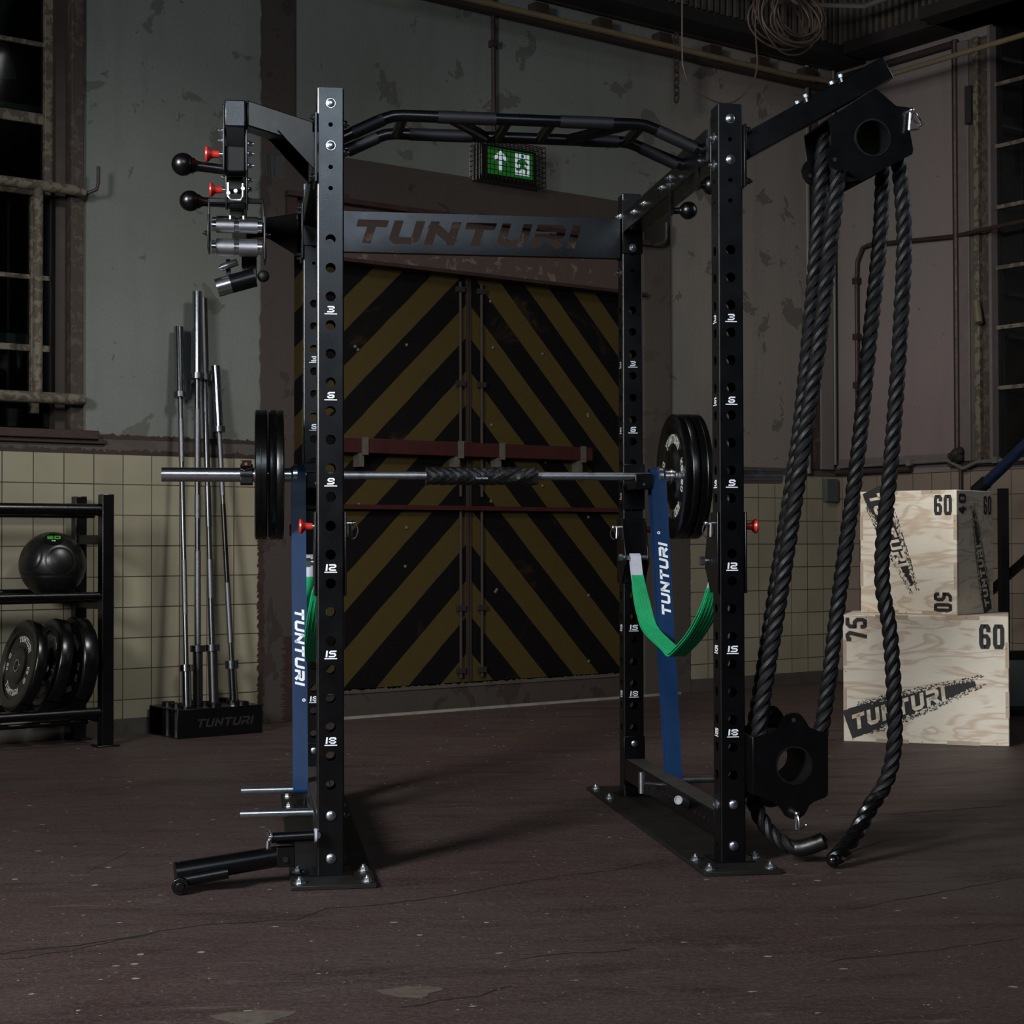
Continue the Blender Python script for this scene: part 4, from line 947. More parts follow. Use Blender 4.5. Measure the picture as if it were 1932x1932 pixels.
# rope
def arc(cx, cz, R, a0, a1, y0, y1, n=9):
    return [(cx+R*math.cos(math.radians(a0+(a1-a0)*k/n)), y0+(y1-y0)*k/n, cz+R*math.sin(math.radians(a0+(a1-a0)*k/n))) for k in range(n+1)]
S1 = [(1.331, -.088, .022), (1.405, -.04, .075), (1.466, -.01, .15), (1.512, 0, .21), (1.536, 0, .29), (1.541, 0, .397), (1.53, 0, .615), (1.508, 0, .76), (1.514, 0, .906), (1.534, 0, 1.081), (1.55, 0, 1.257), (1.567, 0, 1.491), (1.578, 0, 1.712), (1.567, 0, 1.888)]
S3 = [(1.378, -.02, 1.853), (1.354, -.02, 1.662), (1.323, -.02, 1.414), (1.283, -.02, 1.167), (1.245, -.02, .935), (1.221, -.02, .791), (1.19, -.02, .618), (1.167, -.02, .49), (1.150, -.02, .375)]
S2 = [(1.352, .06, .355), (1.379, .07, .494), (1.408, .08, .685), (1.44, .08, .907), (1.472, .08, 1.129), (1.505, .08, 1.426), (1.539, .08, 1.725), (1.548, .08, 1.905)]
S4 = [(1.366, .08, 1.869), (1.352, .08, 1.676), (1.328, .08, 1.424), (1.3, .08, 1.172), (1.267, .08, .966), (1.225, .075, .72), (1.165, .075, .366), (1.146, .08, .276), (1.158, .08, .185), (1.178, .06, .115), (1.215, .03, .062), (1.265, .0, .042), (1.327, -.03, .066)]
path = S1 + arc(1.466, 1.960, .090, 15, 170, 0, -.02) + S3 + arc(1.236, .276, .088, 185, 345, -.02, .05) + S2 + arc(1.462, 1.971, .088, -5, 172, .08, .08) + S4
pp = catmull(path, .007)
T_ = []; 
for i in range(len(pp)): T_.append((pp[min(i+1, len(pp)-1)]-pp[max(i-1, 0)]).normalized())
a = T_[0].orthogonal().normalized(); fr = []
for i in range(len(pp)): a = (a-T_[i]*a.dot(T_[i])).normalized(); fr.append((a.copy(), T_[i].cross(a)))
t = thing('climbing_rope', (1.331, -.088, 0), 'thick black twisted rope looped between the two pulleys with one end on the floor', 'rope')
b = MB(); dist = [0]
for i in range(1, len(pp)): dist.append(dist[-1]+(pp[i]-pp[i-1]).length)
for k in range(3):
    P = []
    for i in range(len(pp)):
        an = 2*PI*dist[i]/.105 + 2*PI*k/3; P.append(pp[i]+(fr[i][0]*math.cos(an)+fr[i][1]*math.sin(an))*.0108)
    b.tube(P, .0118, 8)
b.build('twisted_strands', 'rope', t)
TAP = [(pp[i], dist[i]) for i in range(len(pp)) if dist[i] < .24]
b = MB(); b.sphere(tuple(pp[0]+V((.0, 0, .001))), .0185, 16, 10)
for k in range(3):
    b.tube([pp[i]+(fr[i][0]*math.cos(2*PI*dist[i]/.105+2*PI*k/3)+fr[i][1]*math.sin(2*PI*dist[i]/.105+2*PI*k/3))*.0108 for i in range(len(TAP))], .0128, 8)
b.build('end_wrap', 'tape', t)
b = MB(); e_i = [i for i in range(len(pp)) if dist[i] > dist[-1]-.085]
b.tube([pp[i] for i in e_i], [.0225+.0012*(k % 2) for k in range(len(e_i))], 16); b.build('end_wrap', 'padfab', t)

# ------------------------------------------------------------------ barbell, plates, clamp, pad
YB_, ZB = 1.06, 1.094
t = thing('barbell', (.54, YB_, ZB), 'long chrome barbell resting across the rear uprights of the rack', 'barbell')
MB().cyl((-.05, YB_, ZB), (1.13, YB_, ZB), .0128, 24).build('shaft', 'steel', t)
for a, c in ((.03, .14), (.16, .33), (.74, .90), (.925, 1.02)): MB().cyl((a, YB_, ZB), (c, YB_, ZB), .0134, 24).build('knurling', 'knurl', t)
MB().cyl((-.488, YB_, ZB), (-.07, YB_, ZB), .0232, 28).build('sleeve', 'chrome', t); MB().cyl((1.15, YB_, ZB), (1.568, YB_, ZB), .0232, 28).build('sleeve', 'chrome', t)
MB().lathe((-.072, YB_, ZB), (-.045, YB_, ZB), [(0, .034), (.5, .034), (.55, .027), (1, .025)], 28).build('collar', 'chrome', t)
MB().lathe((1.152, YB_, ZB), (1.125, YB_, ZB), [(0, .034), (.5, .034), (.55, .027), (1, .025)], 28).build('collar', 'chrome', t)
MB().ring((-.076, YB_, ZB), (-.05, YB_, ZB), .0262, .0232, 24).build('green_ring', 'green', t, label='green ring on the sleeve')
def arc_text(b, s, c, ax, R, a_mid, span, hgt, nrm, th=.0008, flip=False):
    # letters around a plate face; ax = face normal
    c, n = V(c), V(nrm); up = V((0, 0, 1)); rt = up.cross(n).normalized(); up = n.cross(rt).normalized()
    wtot = span
    ws = len(s); tot = ws*.9+(ws-1)*.25
    def fn(X, Y):
        a = a_mid + (-X if not flip else X)/R; rr = R + (Y-hgt/2)*(1 if not flip else -1)
        return c + rt*(rr*math.cos(a)) + up*(rr*math.sin(a)) + n*.0006
    w_ = span*R/(len(s)*1.25); text(b, s, (0,0,0), rt, up, hgt, w_, w_*.26, w_*.25, fn=fn, th=0.0006, center=True)
def plate(c, axis, th, lab, grp, side=1, wt='20', R=.209, name='bumper_plate', txt=True, par=False):
    c, d = V(c), V(axis).normalized(); q = thing(name, tuple(c), lab, 'weight plate', 0, grp)
    b = MB(); p0, p1 = c-d*th/2, c+d*th/2
    prof = [(0, .027), (0, .075), (.06, .085), (.16, .098), (.16, .150), (.02, .160), (0, .172), (0, R-.010), (.03, R-.004), (.10, R), (.45, R), (.5, R-.0015), (.55, R), (.90, R), (.97, R-.004), (1, R-.010), (1, .172), (.98, .160), (.84, .150), (.84, .098), (.94, .085), (1, .075), (1, .027), (0, .027)]
    b.lathe(p0, p1, prof, 72, False); b.build('disc', 'rubber', q)
    MB().ring(p0-d*.001, p1+d*.001, .028, .0236, 28).build('hub', 'chrome', q)
    if txt:
        b = MB(); fc = p1 - d*.002 if side > 0 else p0 + d*.002; n = d if side > 0 else -d
        fc = (p1 if side > 0 else p0) - n*.0002 - n*(.16*th-.0006)
        for w_, am, sp, hh, fl in (('TUNTURI', PI/2, 1.6, .030, False), ('TUNTURI', -PI/2, 1.6, .030, True), ('KG '+wt, 0, .9, .026, False), ('KG '+wt, PI, .9, .026, False)):
            b = MB(); arc_text(b, w_, fc, None, .127, am, sp, hh, n, flip=fl); b.build('printed_word', 'offwhite', q, smooth=False)
    return q
plate((-.1745, YB_, ZB), (1,0,0), .040, 'thinner outer black bumper plate on the left end of the barbell', 'bumper plates on the barbell', txt=False)
plate((-.1265, YB_, ZB), (1,0,0), .048, 'thicker inner black bumper plate on the left end of the barbell', 'bumper plates on the barbell', txt=False)
plate((1.207, YB_, ZB), (1,0,0), .048, 'inner black bumper plate with white lettering on the right barbell end', 'bumper plates on the barbell', -1, '20')
plate((1.2545, YB_, ZB), (1,0,0), .042, 'outer black bumper plate behind the lettered one on the right barbell end', 'bumper plates on the barbell', -1, '15', txt=False)
q = thing('collar_clamp', (-.221, YB_, ZB), 'black locking collar clamp with red catch on the left barbell sleeve', 'collar clamp')
b = MB(); b.ring((-.240, YB_, ZB), (-.200, YB_, ZB), .034, .0235, 24).box((-.238, YB_-.02, ZB+.024), (-.204, YB_+.01, ZB+.046)).box((-.240, YB_-.037, ZB-.03), (-.200, YB_-.02, ZB-.008)); b.build('ring_body', 'black', q, bevel=.002)
MB().box((-.226, YB_-.022, ZB+.030), (-.218, YB_-.018, ZB+.038)).build('catch', 'red', q)
MB().tube([(-.238, YB_-.037, ZB+.018), (-.226, YB_-.040, ZB+.012), (-.214, YB_-.037, ZB+.018), (-.203, YB_-.034, ZB+.020)], .002, 6).build('wire', 'chrome', q)
q = thing('bar_pad', (.545, YB_, ZB), 'black wrinkled foam pad wrapped round the middle of the barbell', 'bar pad')
b = MB(); n = 36; m = 150; vs = []; fs = []
for i in range(m+1):
    x = .360+.369*i/m
    for k in range(n):
        a = 2*PI*k/n; s_ = 1 if math.sin(a) > 0 else -1
        xx = (x-.545)*(1 if x < .545 else .9)
        r = .0295 + .0011*math.sin((x*230)+4.5*abs(math.sin(a-.3))*(1 if x < .56 else -1)*3) + .0008*math.sin(x*90+k*.5) + (.0015*math.sin(k*.9+x*60) if x > .6 else 0)
        vs.append((x, YB_+r*math.cos(a), ZB-.001+r*math.sin(a)))
for i in range(m):
    for k in range(n): k2 = (k+1) % n; fs.append((i*n+k, i*n+k2, (i+1)*n+k2, (i+1)*n+k))
fs += [tuple(range(n-1, -1, -1)), tuple(m*n+k for k in range(n))]
b.add(vs, fs); b.build('cover', 'padfab', q)
b = MB(); text(b, 'TUNTURI', (.520, YB_-.0318, ZB-.012), (1,0,0), (0,0,1), .005, .0052, .0014, .0012, th=-.0006); b.build('stitched_logo', 'padlight', q, smooth=False)
# J hooks
def jhook(cx, lab):
    q = thing('barbell_hook', (cx, DP-.05, 1.06), lab, 'hook', 0, 'barbell hooks on the rear uprights')
    b = MB(); b.box((cx-.038, DP-.014, .985), (cx+.038, DP-.002, 1.14)); b.box((cx-.030, DP-.155, 1.050), (cx+.030, DP-.002, 1.078)); b.box((cx-.030, DP-.160, 1.050), (cx+.030, DP-.148, 1.102)); b.build('hook_body', 'black', q, bevel=.003)
    b = MB(); b.box((cx-.026, DP-.148, 1.078), (cx+.026, DP-.014, 1.0815)); b.build('liner', 'black_dull', q)
    b = MB(); b.cyl((cx, DP-.161, 1.066), (cx, DP-.159, 1.066), .004, 10); b.build('screw', 'zinc', q)
jhook(0, 'left rear barbell hook behind the left front upright'); jhook(WD, 'right rear barbell hook carrying the bar beside the blue band')

# ------------------------------------------------------------------ resistance bands
def band(nm, xt, xb, lab, w, y1=.80, z1=.118, rt=.0165, tilt=0, textdir=1, tx=0):
    N = 10; P = []
    ctr_t = V((xt, YB_, ZB)); ctr_b = V((xb, y1, z1)); R1, R2 = rt, .0125
    d = (ctr_t-ctr_b); a0 = math.atan2(d.z, d.y)
    for k in range(N+1):
        a = a0-PI/2+PI*k/N; P.append(ctr_t+V((0, math.cos(a), math.sin(a)))*R1)
    for k in range(1, 24): P.append(P[N].lerp(ctr_b+V((0, math.cos(a0+PI/2), math.sin(a0+PI/2)))*R2, k/24))
    for k in range(N+1):
        a = a0+PI/2+PI*k/N; P.append(ctr_b+V((0, math.cos(a), math.sin(a)))*R2)
    q0, q1 = P[-1], P[0]
    for k in range(1, 24): P.append(q0.lerp(q1, k/24))
    t = thing('resistance_band', tuple(ctr_b), lab, 'resistance band', 0, 'blue resistance bands'); b = MB(); b.ribbon(P, (1,0,0), w, .0022); b.build('loop', 'blueband', t)
    # printed word on the layer facing the viewer
    A = ctr_b+V((0, math.cos(a0+PI/2), math.sin(a0+PI/2)))*R2; B = ctr_t+V((0, math.cos(a0+PI/2), math.sin(a0+PI/2)))*R1
    if A.y > (ctr_b+V((0, math.cos(a0-PI/2), math.sin(a0-PI/2)))*R2).y: A = ctr_b+V((0, math.cos(a0-PI/2), math.sin(a0-PI/2)))*R2; B = ctr_t+V((0, math.cos(a0-PI/2), math.sin(a0-PI/2)))*R1
    return t, A, B
t, A, B = band('l', -.055, -.055, 'blue resistance band left of the rack running from bar to floor peg', .046, rt=.026)
dn = (B-A).normalized(); side = V((1,0,0)); nn = side.cross(dn).normalized(); nn = nn if nn.y < 0 else -nn
b = MB(); st = A.lerp(B, .560)+nn*.0018
text(b, 'TUNTURI', st+side*(-.015), -dn, side, .030, .033, .0082, .006, xs=1.0, shear=.25, th=.0004); b.build('printed_word', 'white', t, smooth=False)
b = MB(); o = A.lerp(B, .270)+nn*.0020+side*.012; b.ring(o, o+nn*.0004, .0052, .0022, 16); b.build('printed_mark', 'white', t, smooth=False)
t, A, B = band('r', 1.135, 1.122, 'blue resistance band hanging beside the lettered bumper plate on the right', .052, rt=.026)
dx_ = (B-A).normalized(); side = V((1,0,0)); nn = side.cross(dx_).normalized(); nn = nn if nn.y < 0 else -nn
b = MB(); st = A.lerp(B, .522)+nn*.0018
text(b, 'TUNTURI', st+side*(.017), dx_, -side, .030, .033, .0082, .006, xs=1.0, shear=.25, th=.0004); b.build('printed_word', 'white', t, smooth=False)
b = MB(); o = A.lerp(B, .800)+nn*.0020-side*.010; b.ring(o, o+nn*.0004, .0052, .0022, 16); b.build('printed_mark', 'white', t, smooth=False)

# ------------------------------------------------------------------ strap safety brackets and green straps
def bracket(cx, front, lab, knob_side):
    y = DP if not front else .07; s = -1 if not front else 1
    q = thing('strap_bracket', (cx, y, .82), lab, 'strap bracket', 0, 'strap brackets on the uprights')
    b = MB(); b.box((cx-.042, min(y, y+s*.005), .735), (cx+.042, max(y, y+s*.005), .955))
    for e in (-1, 1):
        x0 = cx+e*.0365; ya = y-s*.072; yb = y+s*.005
        b.prism([(min(ya, yb)*1, .955), (max(ya, yb), .955), (max(ya, yb), .735), (min(ya, yb), .735)], (x0 if e > 0 else x0-.005, 0, 0), (0,1,0), (0,0,1), .005)
        b.prism([(y, .955), (y+s*.018, .94), (y+s*.055, .83), (y+s*.055, .80), (y+s*.04, .785), (y, .735)], (x0 if e > 0 else x0-.005, 0, 0), (0,1,0), (0,0,1), .005)
    b.build('channel', 'black', q, bevel=.001)
    b = MB(); yy = y+s*.04; b.cyl((cx-.05, yy, .822), (cx+.045, yy, .822), .0085, 16).cyl((cx-.060, yy, .822), (cx-.048, yy, .822), .013, 6); b.build('strap_pin', 'zinc', q)
    yc = y-s*.035
    ks = knob_side; red_knob(q, (cx+ks*.046, yc, .917), (ks, 0, 0))
    ring_pin(q, (cx-ks*.046, yc, .925), (-ks, 0, 0), (0, 0, -1), .014)
    b = MB(); b.tube([(cx-ks*.052, yc-.01, .925), (cx-ks*.054, yc-.012, .888)], .0035, 8); b.build('pin_clip', 'chrome', q)
    return q
bracket(0, True, 'strap bracket with red knob on the left front upright', -1)
bracket(WD, True, 'strap bracket with red knob on the right front upright', 1)
bracket(0, False, 'strap bracket on the left rear upright behind the blue band', -1)
bracket(WD, False, 'strap bracket on the right rear upright below the barbell hook', 1)
def strap(cx, lab, tw=0.0):
    t = thing('safety_strap', (cx, .62, .55), lab, 'safety strap', 0, 'green safety straps')
    ya, yb, z0 = .115, DP-.045, .822; ctr = [(yb, z0), (yb-.045, .735), (yb-.13, .645), (yb-.22, .590), (.67, .545), (.60, .530), (.53, .545), (.36, .605), (.22, .680), (.15, .755), (ya, z0)]
    P = catmull([(0, y, z) for y, z in ctr], .02); n = len(P); out = []; inn = []
    for i, p in enumerate(P):
        d = (P[min(i+1, n-1)]-P[max(i-1, 0)]).normalized(); nn = V((0, -d.z, d.y)); g = .0125-.0085*math.sin(PI*i/(n-1))**.5
        x = cx+tw*math.sin(PI*i/(n-1)*2)
        out.append(V((x, p.y, p.z))+nn*g); inn.append(V((x, p.y, p.z))-nn*g)
    def endarc(c, from_, to_, k=6):
        r = []; c = V(c); v0 = from_-c; v1 = to_-c
        return r
    loop = out + [V((cx, ya-.004, z0+.0125))] + inn[::-1] + [V((cx, yb+.004, z0+.0125))]
    sec = lambda i0, i1: [loop[k % len(loop)] for k in range(i0, i1)]
    L = len(loop); ntop = 4
    wi = lambda k: .032+.020*min(1, 2.2*math.sin(PI*((k % (n+1))/n)))
    wr = lambda i0, i1: [wi(k) for k in range(i0, i1)]
    b = MB(); b.ribbon(sec(ntop, n-ntop+1), (1,0,0), wr(ntop, n-ntop+1), .0032, False).ribbon(sec(n+1+ntop, 2*n+1-ntop+1), (1,0,0), wr(n+1+ntop, 2*n+1-ntop+1), .0032, False); w_ = b.build('webbing', 'green', t, bevel=.0008)
    b = MB()
    for lay in (out, inn):
        sg = 1 if lay is inn else -1
        for xo in (-.38, -.19, 0, .19, .38):
            b.tube([lay[k]+V((xo*wi(k), 0, 0)) for k in range(5, len(lay)-5)], .0026, 6)
    b.build('webbing_ribs', 'green', w_)
    for a_, c_ in ((n-ntop, n+2+ntop), (2*n+1-ntop, 2*n+2+1+ntop)): MB().ribbon(sec(a_, c_), (1,0,0), .036, .0042, False).build('end_sleeve', 'white_band', t, label='white fabric end sleeve')
    if cx > .5:
        b = MB(); p = inn[7] if inn[7].z < out[7].z else out[7]; p2 = inn[8] if inn[7].z < out[7].z else out[8]
        b.ribbon([p, p2, p2+(p2-p)], (1,0,0), .030, .0060, False); b.build('label_tab', 'bluetag', t, label='blue label tab')
strap(WD-.005, 'green safety strap sagging in a V between the two right uprights'); strap(-.016, 'green safety strap mostly hidden behind the left front upright', .014)

# ------------------------------------------------------------------ landmine attachment
t = thing('landmine_tube', (-.10, -.03, .10), 'black landmine tube slanting from the left front upright down to the floor', 'landmine attachment')
b = MB(); b.cyl((-.153, -.03, .117), (-.045, -.03, .120), .0135, 20); b.build('pivot_post', 'black', t)
b = MB(); b.cyl((-.043, -.03, .120), (-.037, -.03, .120), .018, 20); b.build('washer', 'padlight', t)
b = MB(); b.cyl((-.037, -.03, .120), (-.035, .03, .120), .010, 12)
b.build('stud', 'zinc', t)
b = MB(); b.cyl((-.161, -.03, .118), (-.152, -.03, .118), .011, 18); b.cyl((-.161, -.045, .113), (-.163, -.045, .086), .005, 10); b.tube([(-.160, -.045, .125), (-.165, -.048, .135), (-.160, -.045, .142), (-.150, -.045, .122)], .0025, 6); b.build('lock_pin', 'chrome', t)
b = MB(); b.box((-.140, -.066, .047), (-.094, -.058, .104)).box((-.140, -.010, .047), (-.094, -.002, .104)).box((-.140, -.066, .096), (-.094, -.002, .106)); b.build('clevis', 'black', t, bevel=.002)
b = MB(); b.cyl((-.118, -.067, .068), (-.118, -.072, .068), .008, 6).cyl((-.118, -.0, .068), (-.118, .005, .068), .008, 6); b.build('clevis_bolt', 'darksteel', t)
b = MB(); b.lathe((-.118, -.034, .073), (-.392, -.09, .046), [(0, .012), (.05, .0265), (1, .0285)], 32); b.build('tube', 'black', t)
b = MB(); b.cyl((-.262, -.105, .047), (-.385, -.115, .030), .0155, 22); b.build('lower_sleeve', 'black', t)
b = MB(); b.cyl((-.378, -.142, .0225), (-.378, -.118, .0225), .0225, 8).cyl((-.378, -.150, .0225), (-.378, -.142, .0225), .012, 8); b.build('end_knob', 'black', t, bevel=.002)

# ================================================================== STORAGE RACK (left)
uF, vF, vB = .674, -.37, -.07; UL = -.75
t = thing('storage_rack', wf(0, -.22, 0), 'black steel three-tier storage rack standing against the tiled wall at left', 'storage rack', PHI)
pw = .0265
for u in (uF, UL):
    for v, zt_ in ((vF, 1.087), (vB, 1.085)):
        b = MB(WF); b.box((u-pw, v-pw, .006), (u+pw, v+pw, zt_)).box((u-.05, v-.04, 0), (u+.05, v+.04, .008)); b.build('post', 'black', t, bevel=.003)
    for z in (.90, .62, .13): MB(WF).box((u-.018, vF+pw, z-.03), (u+.018, vB-pw, z+.012)).build('end_brace', 'black', t, bevel=.002)
for z in (1.020, .650, .149):
    dz_ = .0 if z > 1 else -.0
    b = MB(WF); b.cyl((UL, vF+.005, z), (uF-.02, vF+.005, z), .026 if z > 1 else .0165+.004*(z < .2), 20); b.build('front_rail', 'black', t)
    b = MB(WF); b.cyl((UL, vB, z+.01), (uF, vB, z+.01), .017, 16); b.build('rear_rail', 'black', t)
    b = MB(WF); b.cyl((UL, vF+.13, z-.022), (uF, vF+.13, z-.022), .012, 12) if z > .2 else b.cyl((UL, vF+.2, z-.06), (uF, vF+.2, z-.06), .012, 12); b.build('middle_rail', 'black', t)
# slam ball on the middle shelf
c = wf(.497, -.21, .783)
t = thing('slam_ball', c, 'black rubber slam ball with green number on the middle shelf', 'ball', PHI)
b = MB(); n, m = 180, 110; R = .142; vs = []; fs = []
for i in range(m+1):
    th = -PI/2+PI*i/m
    for k in range(n):
        a = 2*PI*k/n; x = math.cos(th)*math.cos(a); y = math.cos(th)*math.sin(a); z = math.sin(th)
        g = 0
        for gx, gy, gz, gr in ((-.62, -.70, .25, .45), (.35, -.88, .15, .42), (.95, -.2, .2, .4), (-.9, .3, .3, .4), (0, .9, .2, .4)):
            L = math.sqrt(gx*gx+gy*gy+gz*gz); ang = math.acos(max(-1, min(1, (x*gx+y*gy+z*gz)/L))); g += math.exp(-((ang-gr)/.035)**2)
        g += math.exp(-((th+.32)/.03)**2)
        r = R*(1-.016*min(1, g)); vs.append(V(c)+V((x, y, z))*r)
for i in range(m):
    for k in range(n): k2 = (k+1) % n; fs.append((i*n+k, i*n+k2, (i+1)*n+k2, (i+1)*n+k))
b.add(vs, fs); b.build('ball_body', 'ballrub', t)
dn = V((.10, -.60, .79)).normalized(); cc = V(c)+dn*R*.985; rt_ = V((0,0,1)).cross(dn).normalized()*-1; rt_ = dn.cross(V((0,0,1))).normalized()*-1; up_ = dn.cross(rt_).normalized()
if up_.z < 0: up_ = -up_
if rt_.x < 0: rt_ = -rt_
b = MB(); b.cyl(cc-dn*.010, cc+dn*.0015, .040, 30); b.build('badge', 'tape', t)
b = MB(); text(b, '20', cc+dn*.0022-rt_*.0265-up_*.002, rt_, up_, .022, .026, .006, .004, th=.0006); o = b.build('number', simple('green_print', (.05, .35, .03), .5), t, smooth=False)
b = MB(); text(b, 'KG', cc+dn*.0022-rt_*.008-up_*.018, rt_, up_, .008, .007, .002, .002, th=.0006); b.build('unit', 'offwhite', t, smooth=False)
# bumper plates on the bottom shelf
def ground_plate(u, v, z, lab, wt, th, yawd, tilt):
    c = wf(u, v, z); q = thing('bumper_plate', c, lab, 'weight plate', 0, 'bumper plates on the bottom shelf')
    ax = V((-math.cos(math.radians(yawd)), -math.sin(math.radians(yawd)), math.sin(math.radians(tilt)))).normalized()
    R = .2; b = MB(); c = V(c); p0, p1 = c-ax*th/2, c+ax*th/2
    prof = [(0, .025), (0, R-.008), (.08, R-.002), (.15, R), (.85, R), (.92, R-.002), (1, R-.010), (1, .152), (.97, .147), (.86, .144), (.84, .085), (.94, .078), (1, .070), (1, .025), (0, .025)]
    b.lathe(p0, p1, prof, 72, False); b.build('disc', 'rubber', q)
    MB().ring(p0, p1+ax*.002, .027, .022, 24).build('hub', 'chrome', q)
    b = MB(); fc = p1 - ax*(.16*th-.0008) 
    for w_, am, sp, hh, fl in (('TUNTURI', PI/2-.3, 1.5, .026, False), ('TUNTURI', -PI/2-.2, 1.5, .026, True), ('KG '+wt, -.3, .75, .022, False), ('KG '+wt, PI-.1, .75, .020, False)):
        b = MB(); arc_text(b, w_, fc, None, .116, am, sp, hh, ax, flip=fl); b.build('printed_word', 'offwhite', q, smooth=False)
ground_plate(.355, -.235, .350, 'leftmost lettered bumper plate on the bottom shelf', '10', .050, 29, 13)
ground_plate(.480, -.235, .352, 'middle bumper plate of the three on the bottom shelf', '15', .060, 24, 12)
ground_plate(.588, -.235, .354, 'rightmost and thickest bumper plate on the bottom shelf', '20', .070, 26, 5)

# ================================================================== BAR HOLDER AND STANDING BARS
t = thing('bar_holder', wf(1.235, -.17, 0), 'low black steel box holding four upright barbells', 'bar holder', PHI)
b = MB(WF); u0, u1, v0, v1, zt_ = 1.03, 1.455, -.33, -.03, .130
b.box((u0, v0, zt_-.004), (u1, v1, zt_)).box((u0, v0, 0), (u1, v0+.004, zt_)).box((u0, v1-.004, 0), (u1, v1, zt_)).box((u0, v0, .0), (u1, v1, .004)); b.build('box_body', 'black', t, bevel=.002)
for i in range(3):
    for j in range(3):
        uu = u0+.07+.14*i; vv = v0+.055+.095*j
        b = MB(WF); b.ring((uu, vv, zt_), (uu, vv, zt_+.016), .030, .024, 24); b.build('cup', 'black', t)
        b = MB(WF); b.ring((uu, vv, .0), (uu, vv, zt_-.004), .028, .025, 16); b.build('inner_tube', 'black', t)
b = MB(WF); text(b, 'TUNTURI', wf(u0+.09, v0-.0006, .045), E_, (0,0,1), .038, .034, .008, .007, xs=1.1, shear=.3, th=.0006, fn=lambda X, Y: V((u0+.09+X, v0-.0006, .045+Y))); b.build('engraved_word', 'soot', t, smooth=False)
def sbar(p0, p1, segs, lab):
    a, c = V(wf(*p0)), V(wf(*p1)); t = thing('standing_barbell', tuple(a), lab, 'barbell', 0, 'barbells standing in the holder')
    segs = [(z0, z1, r, {'chrome': 'barchrome', 'steel': 'barsteel', 'knurl': 'barknurl'}.get(m_, m_), nm) for z0, z1, r, m_, nm in segs]
    L = (c-a).length; dz = c.z-a.z
    for z0, z1, r, m_, nm in segs:
        q0 = a+(c-a)*((z0-a.z)/dz); q1 = a+(c-a)*((z1-a.z)/dz)
        MB().cyl(q0, q1, r, 20).build(nm, m_, t)
sbar((1.098, -.285, .135), (1.165, -.05, 1.884), [(.136, .295, .0215, 'chrome', 'sleeve'), (.295, .324, .033, 'chrome', 'collar'), (.324, 1.551, .0115, 'steel', 'shaft'), (.55, .80, .0125, 'knurl', 'knurling'), (1.25, 1.45, .0125, 'knurl', 'knurling'), (1.551, 1.576, .030, 'steel', 'collar'), (1.576, 1.884, .0215, 'chrome', 'sleeve')],
     'leftmost chrome barbell standing in the low black holder')
sbar((1.197, -.19, .130), (1.240, -.090, 2.051), [(.131, .375, .023, 'darksteel', 'sleeve'), (.375, .405, .035, 'darksteel', 'collar'), (.405, 1.640, .0125, 'steel', 'shaft'), (.41, .84, .0148, 'knurl', 'knurling'), (.99, 1.10, .0145, 'knurl', 'knurling'), (1.2, 1.5, .0145, 'knurl', 'knurling'), (1.640, 1.667, .033, 'steel', 'collar'), (1.667, 2.051, .023, 'chrome', 'sleeve')],
     'tallest barbell standing second from left in the low black holder')
sbar((1.278, -.19, .130), (1.292, -.035, 2.032), [(.131, .375, .023, 'darksteel', 'sleeve'), (.375, .405, .035, 'steel', 'collar'), (.405, 1.640, .0125, 'darksteel', 'shaft'), (.41, .62, .0148, 'steel', 'knurling'), (.62, .80, .015, 'knurl', 'knurling'), (.95, 1.14, .0148, 'steel', 'knurling'), (1.22, 1.6, .0148, 'steel', 'knurling'), (1.640, 1.667, .033, 'darksteel', 'collar'), (1.667, 2.032, .023, 'darksteel', 'sleeve')],
     'barbell with dark sleeve right behind the tallest one in the holder')
sbar((1.380, -.19, .130), (1.357, -.045, 1.715), [(.131, .290, .0215, 'chrome', 'sleeve'), (.290, .327, .031, 'steel', 'collar'), (.327, 1.400, .0105, 'darksteel', 'shaft'), (.41, .690, .0135, 'knurl', 'knurling'), (.690, 1.06, .0120, 'black', 'shaft'), (1.10, 1.40, .0125, 'knurl', 'knurling'), (1.400, 1.425, .030, 'steel', 'collar'), (1.425, 1.715, .0215, 'chrome', 'sleeve')],
     'shortest barbell, rightmost in the low black holder')

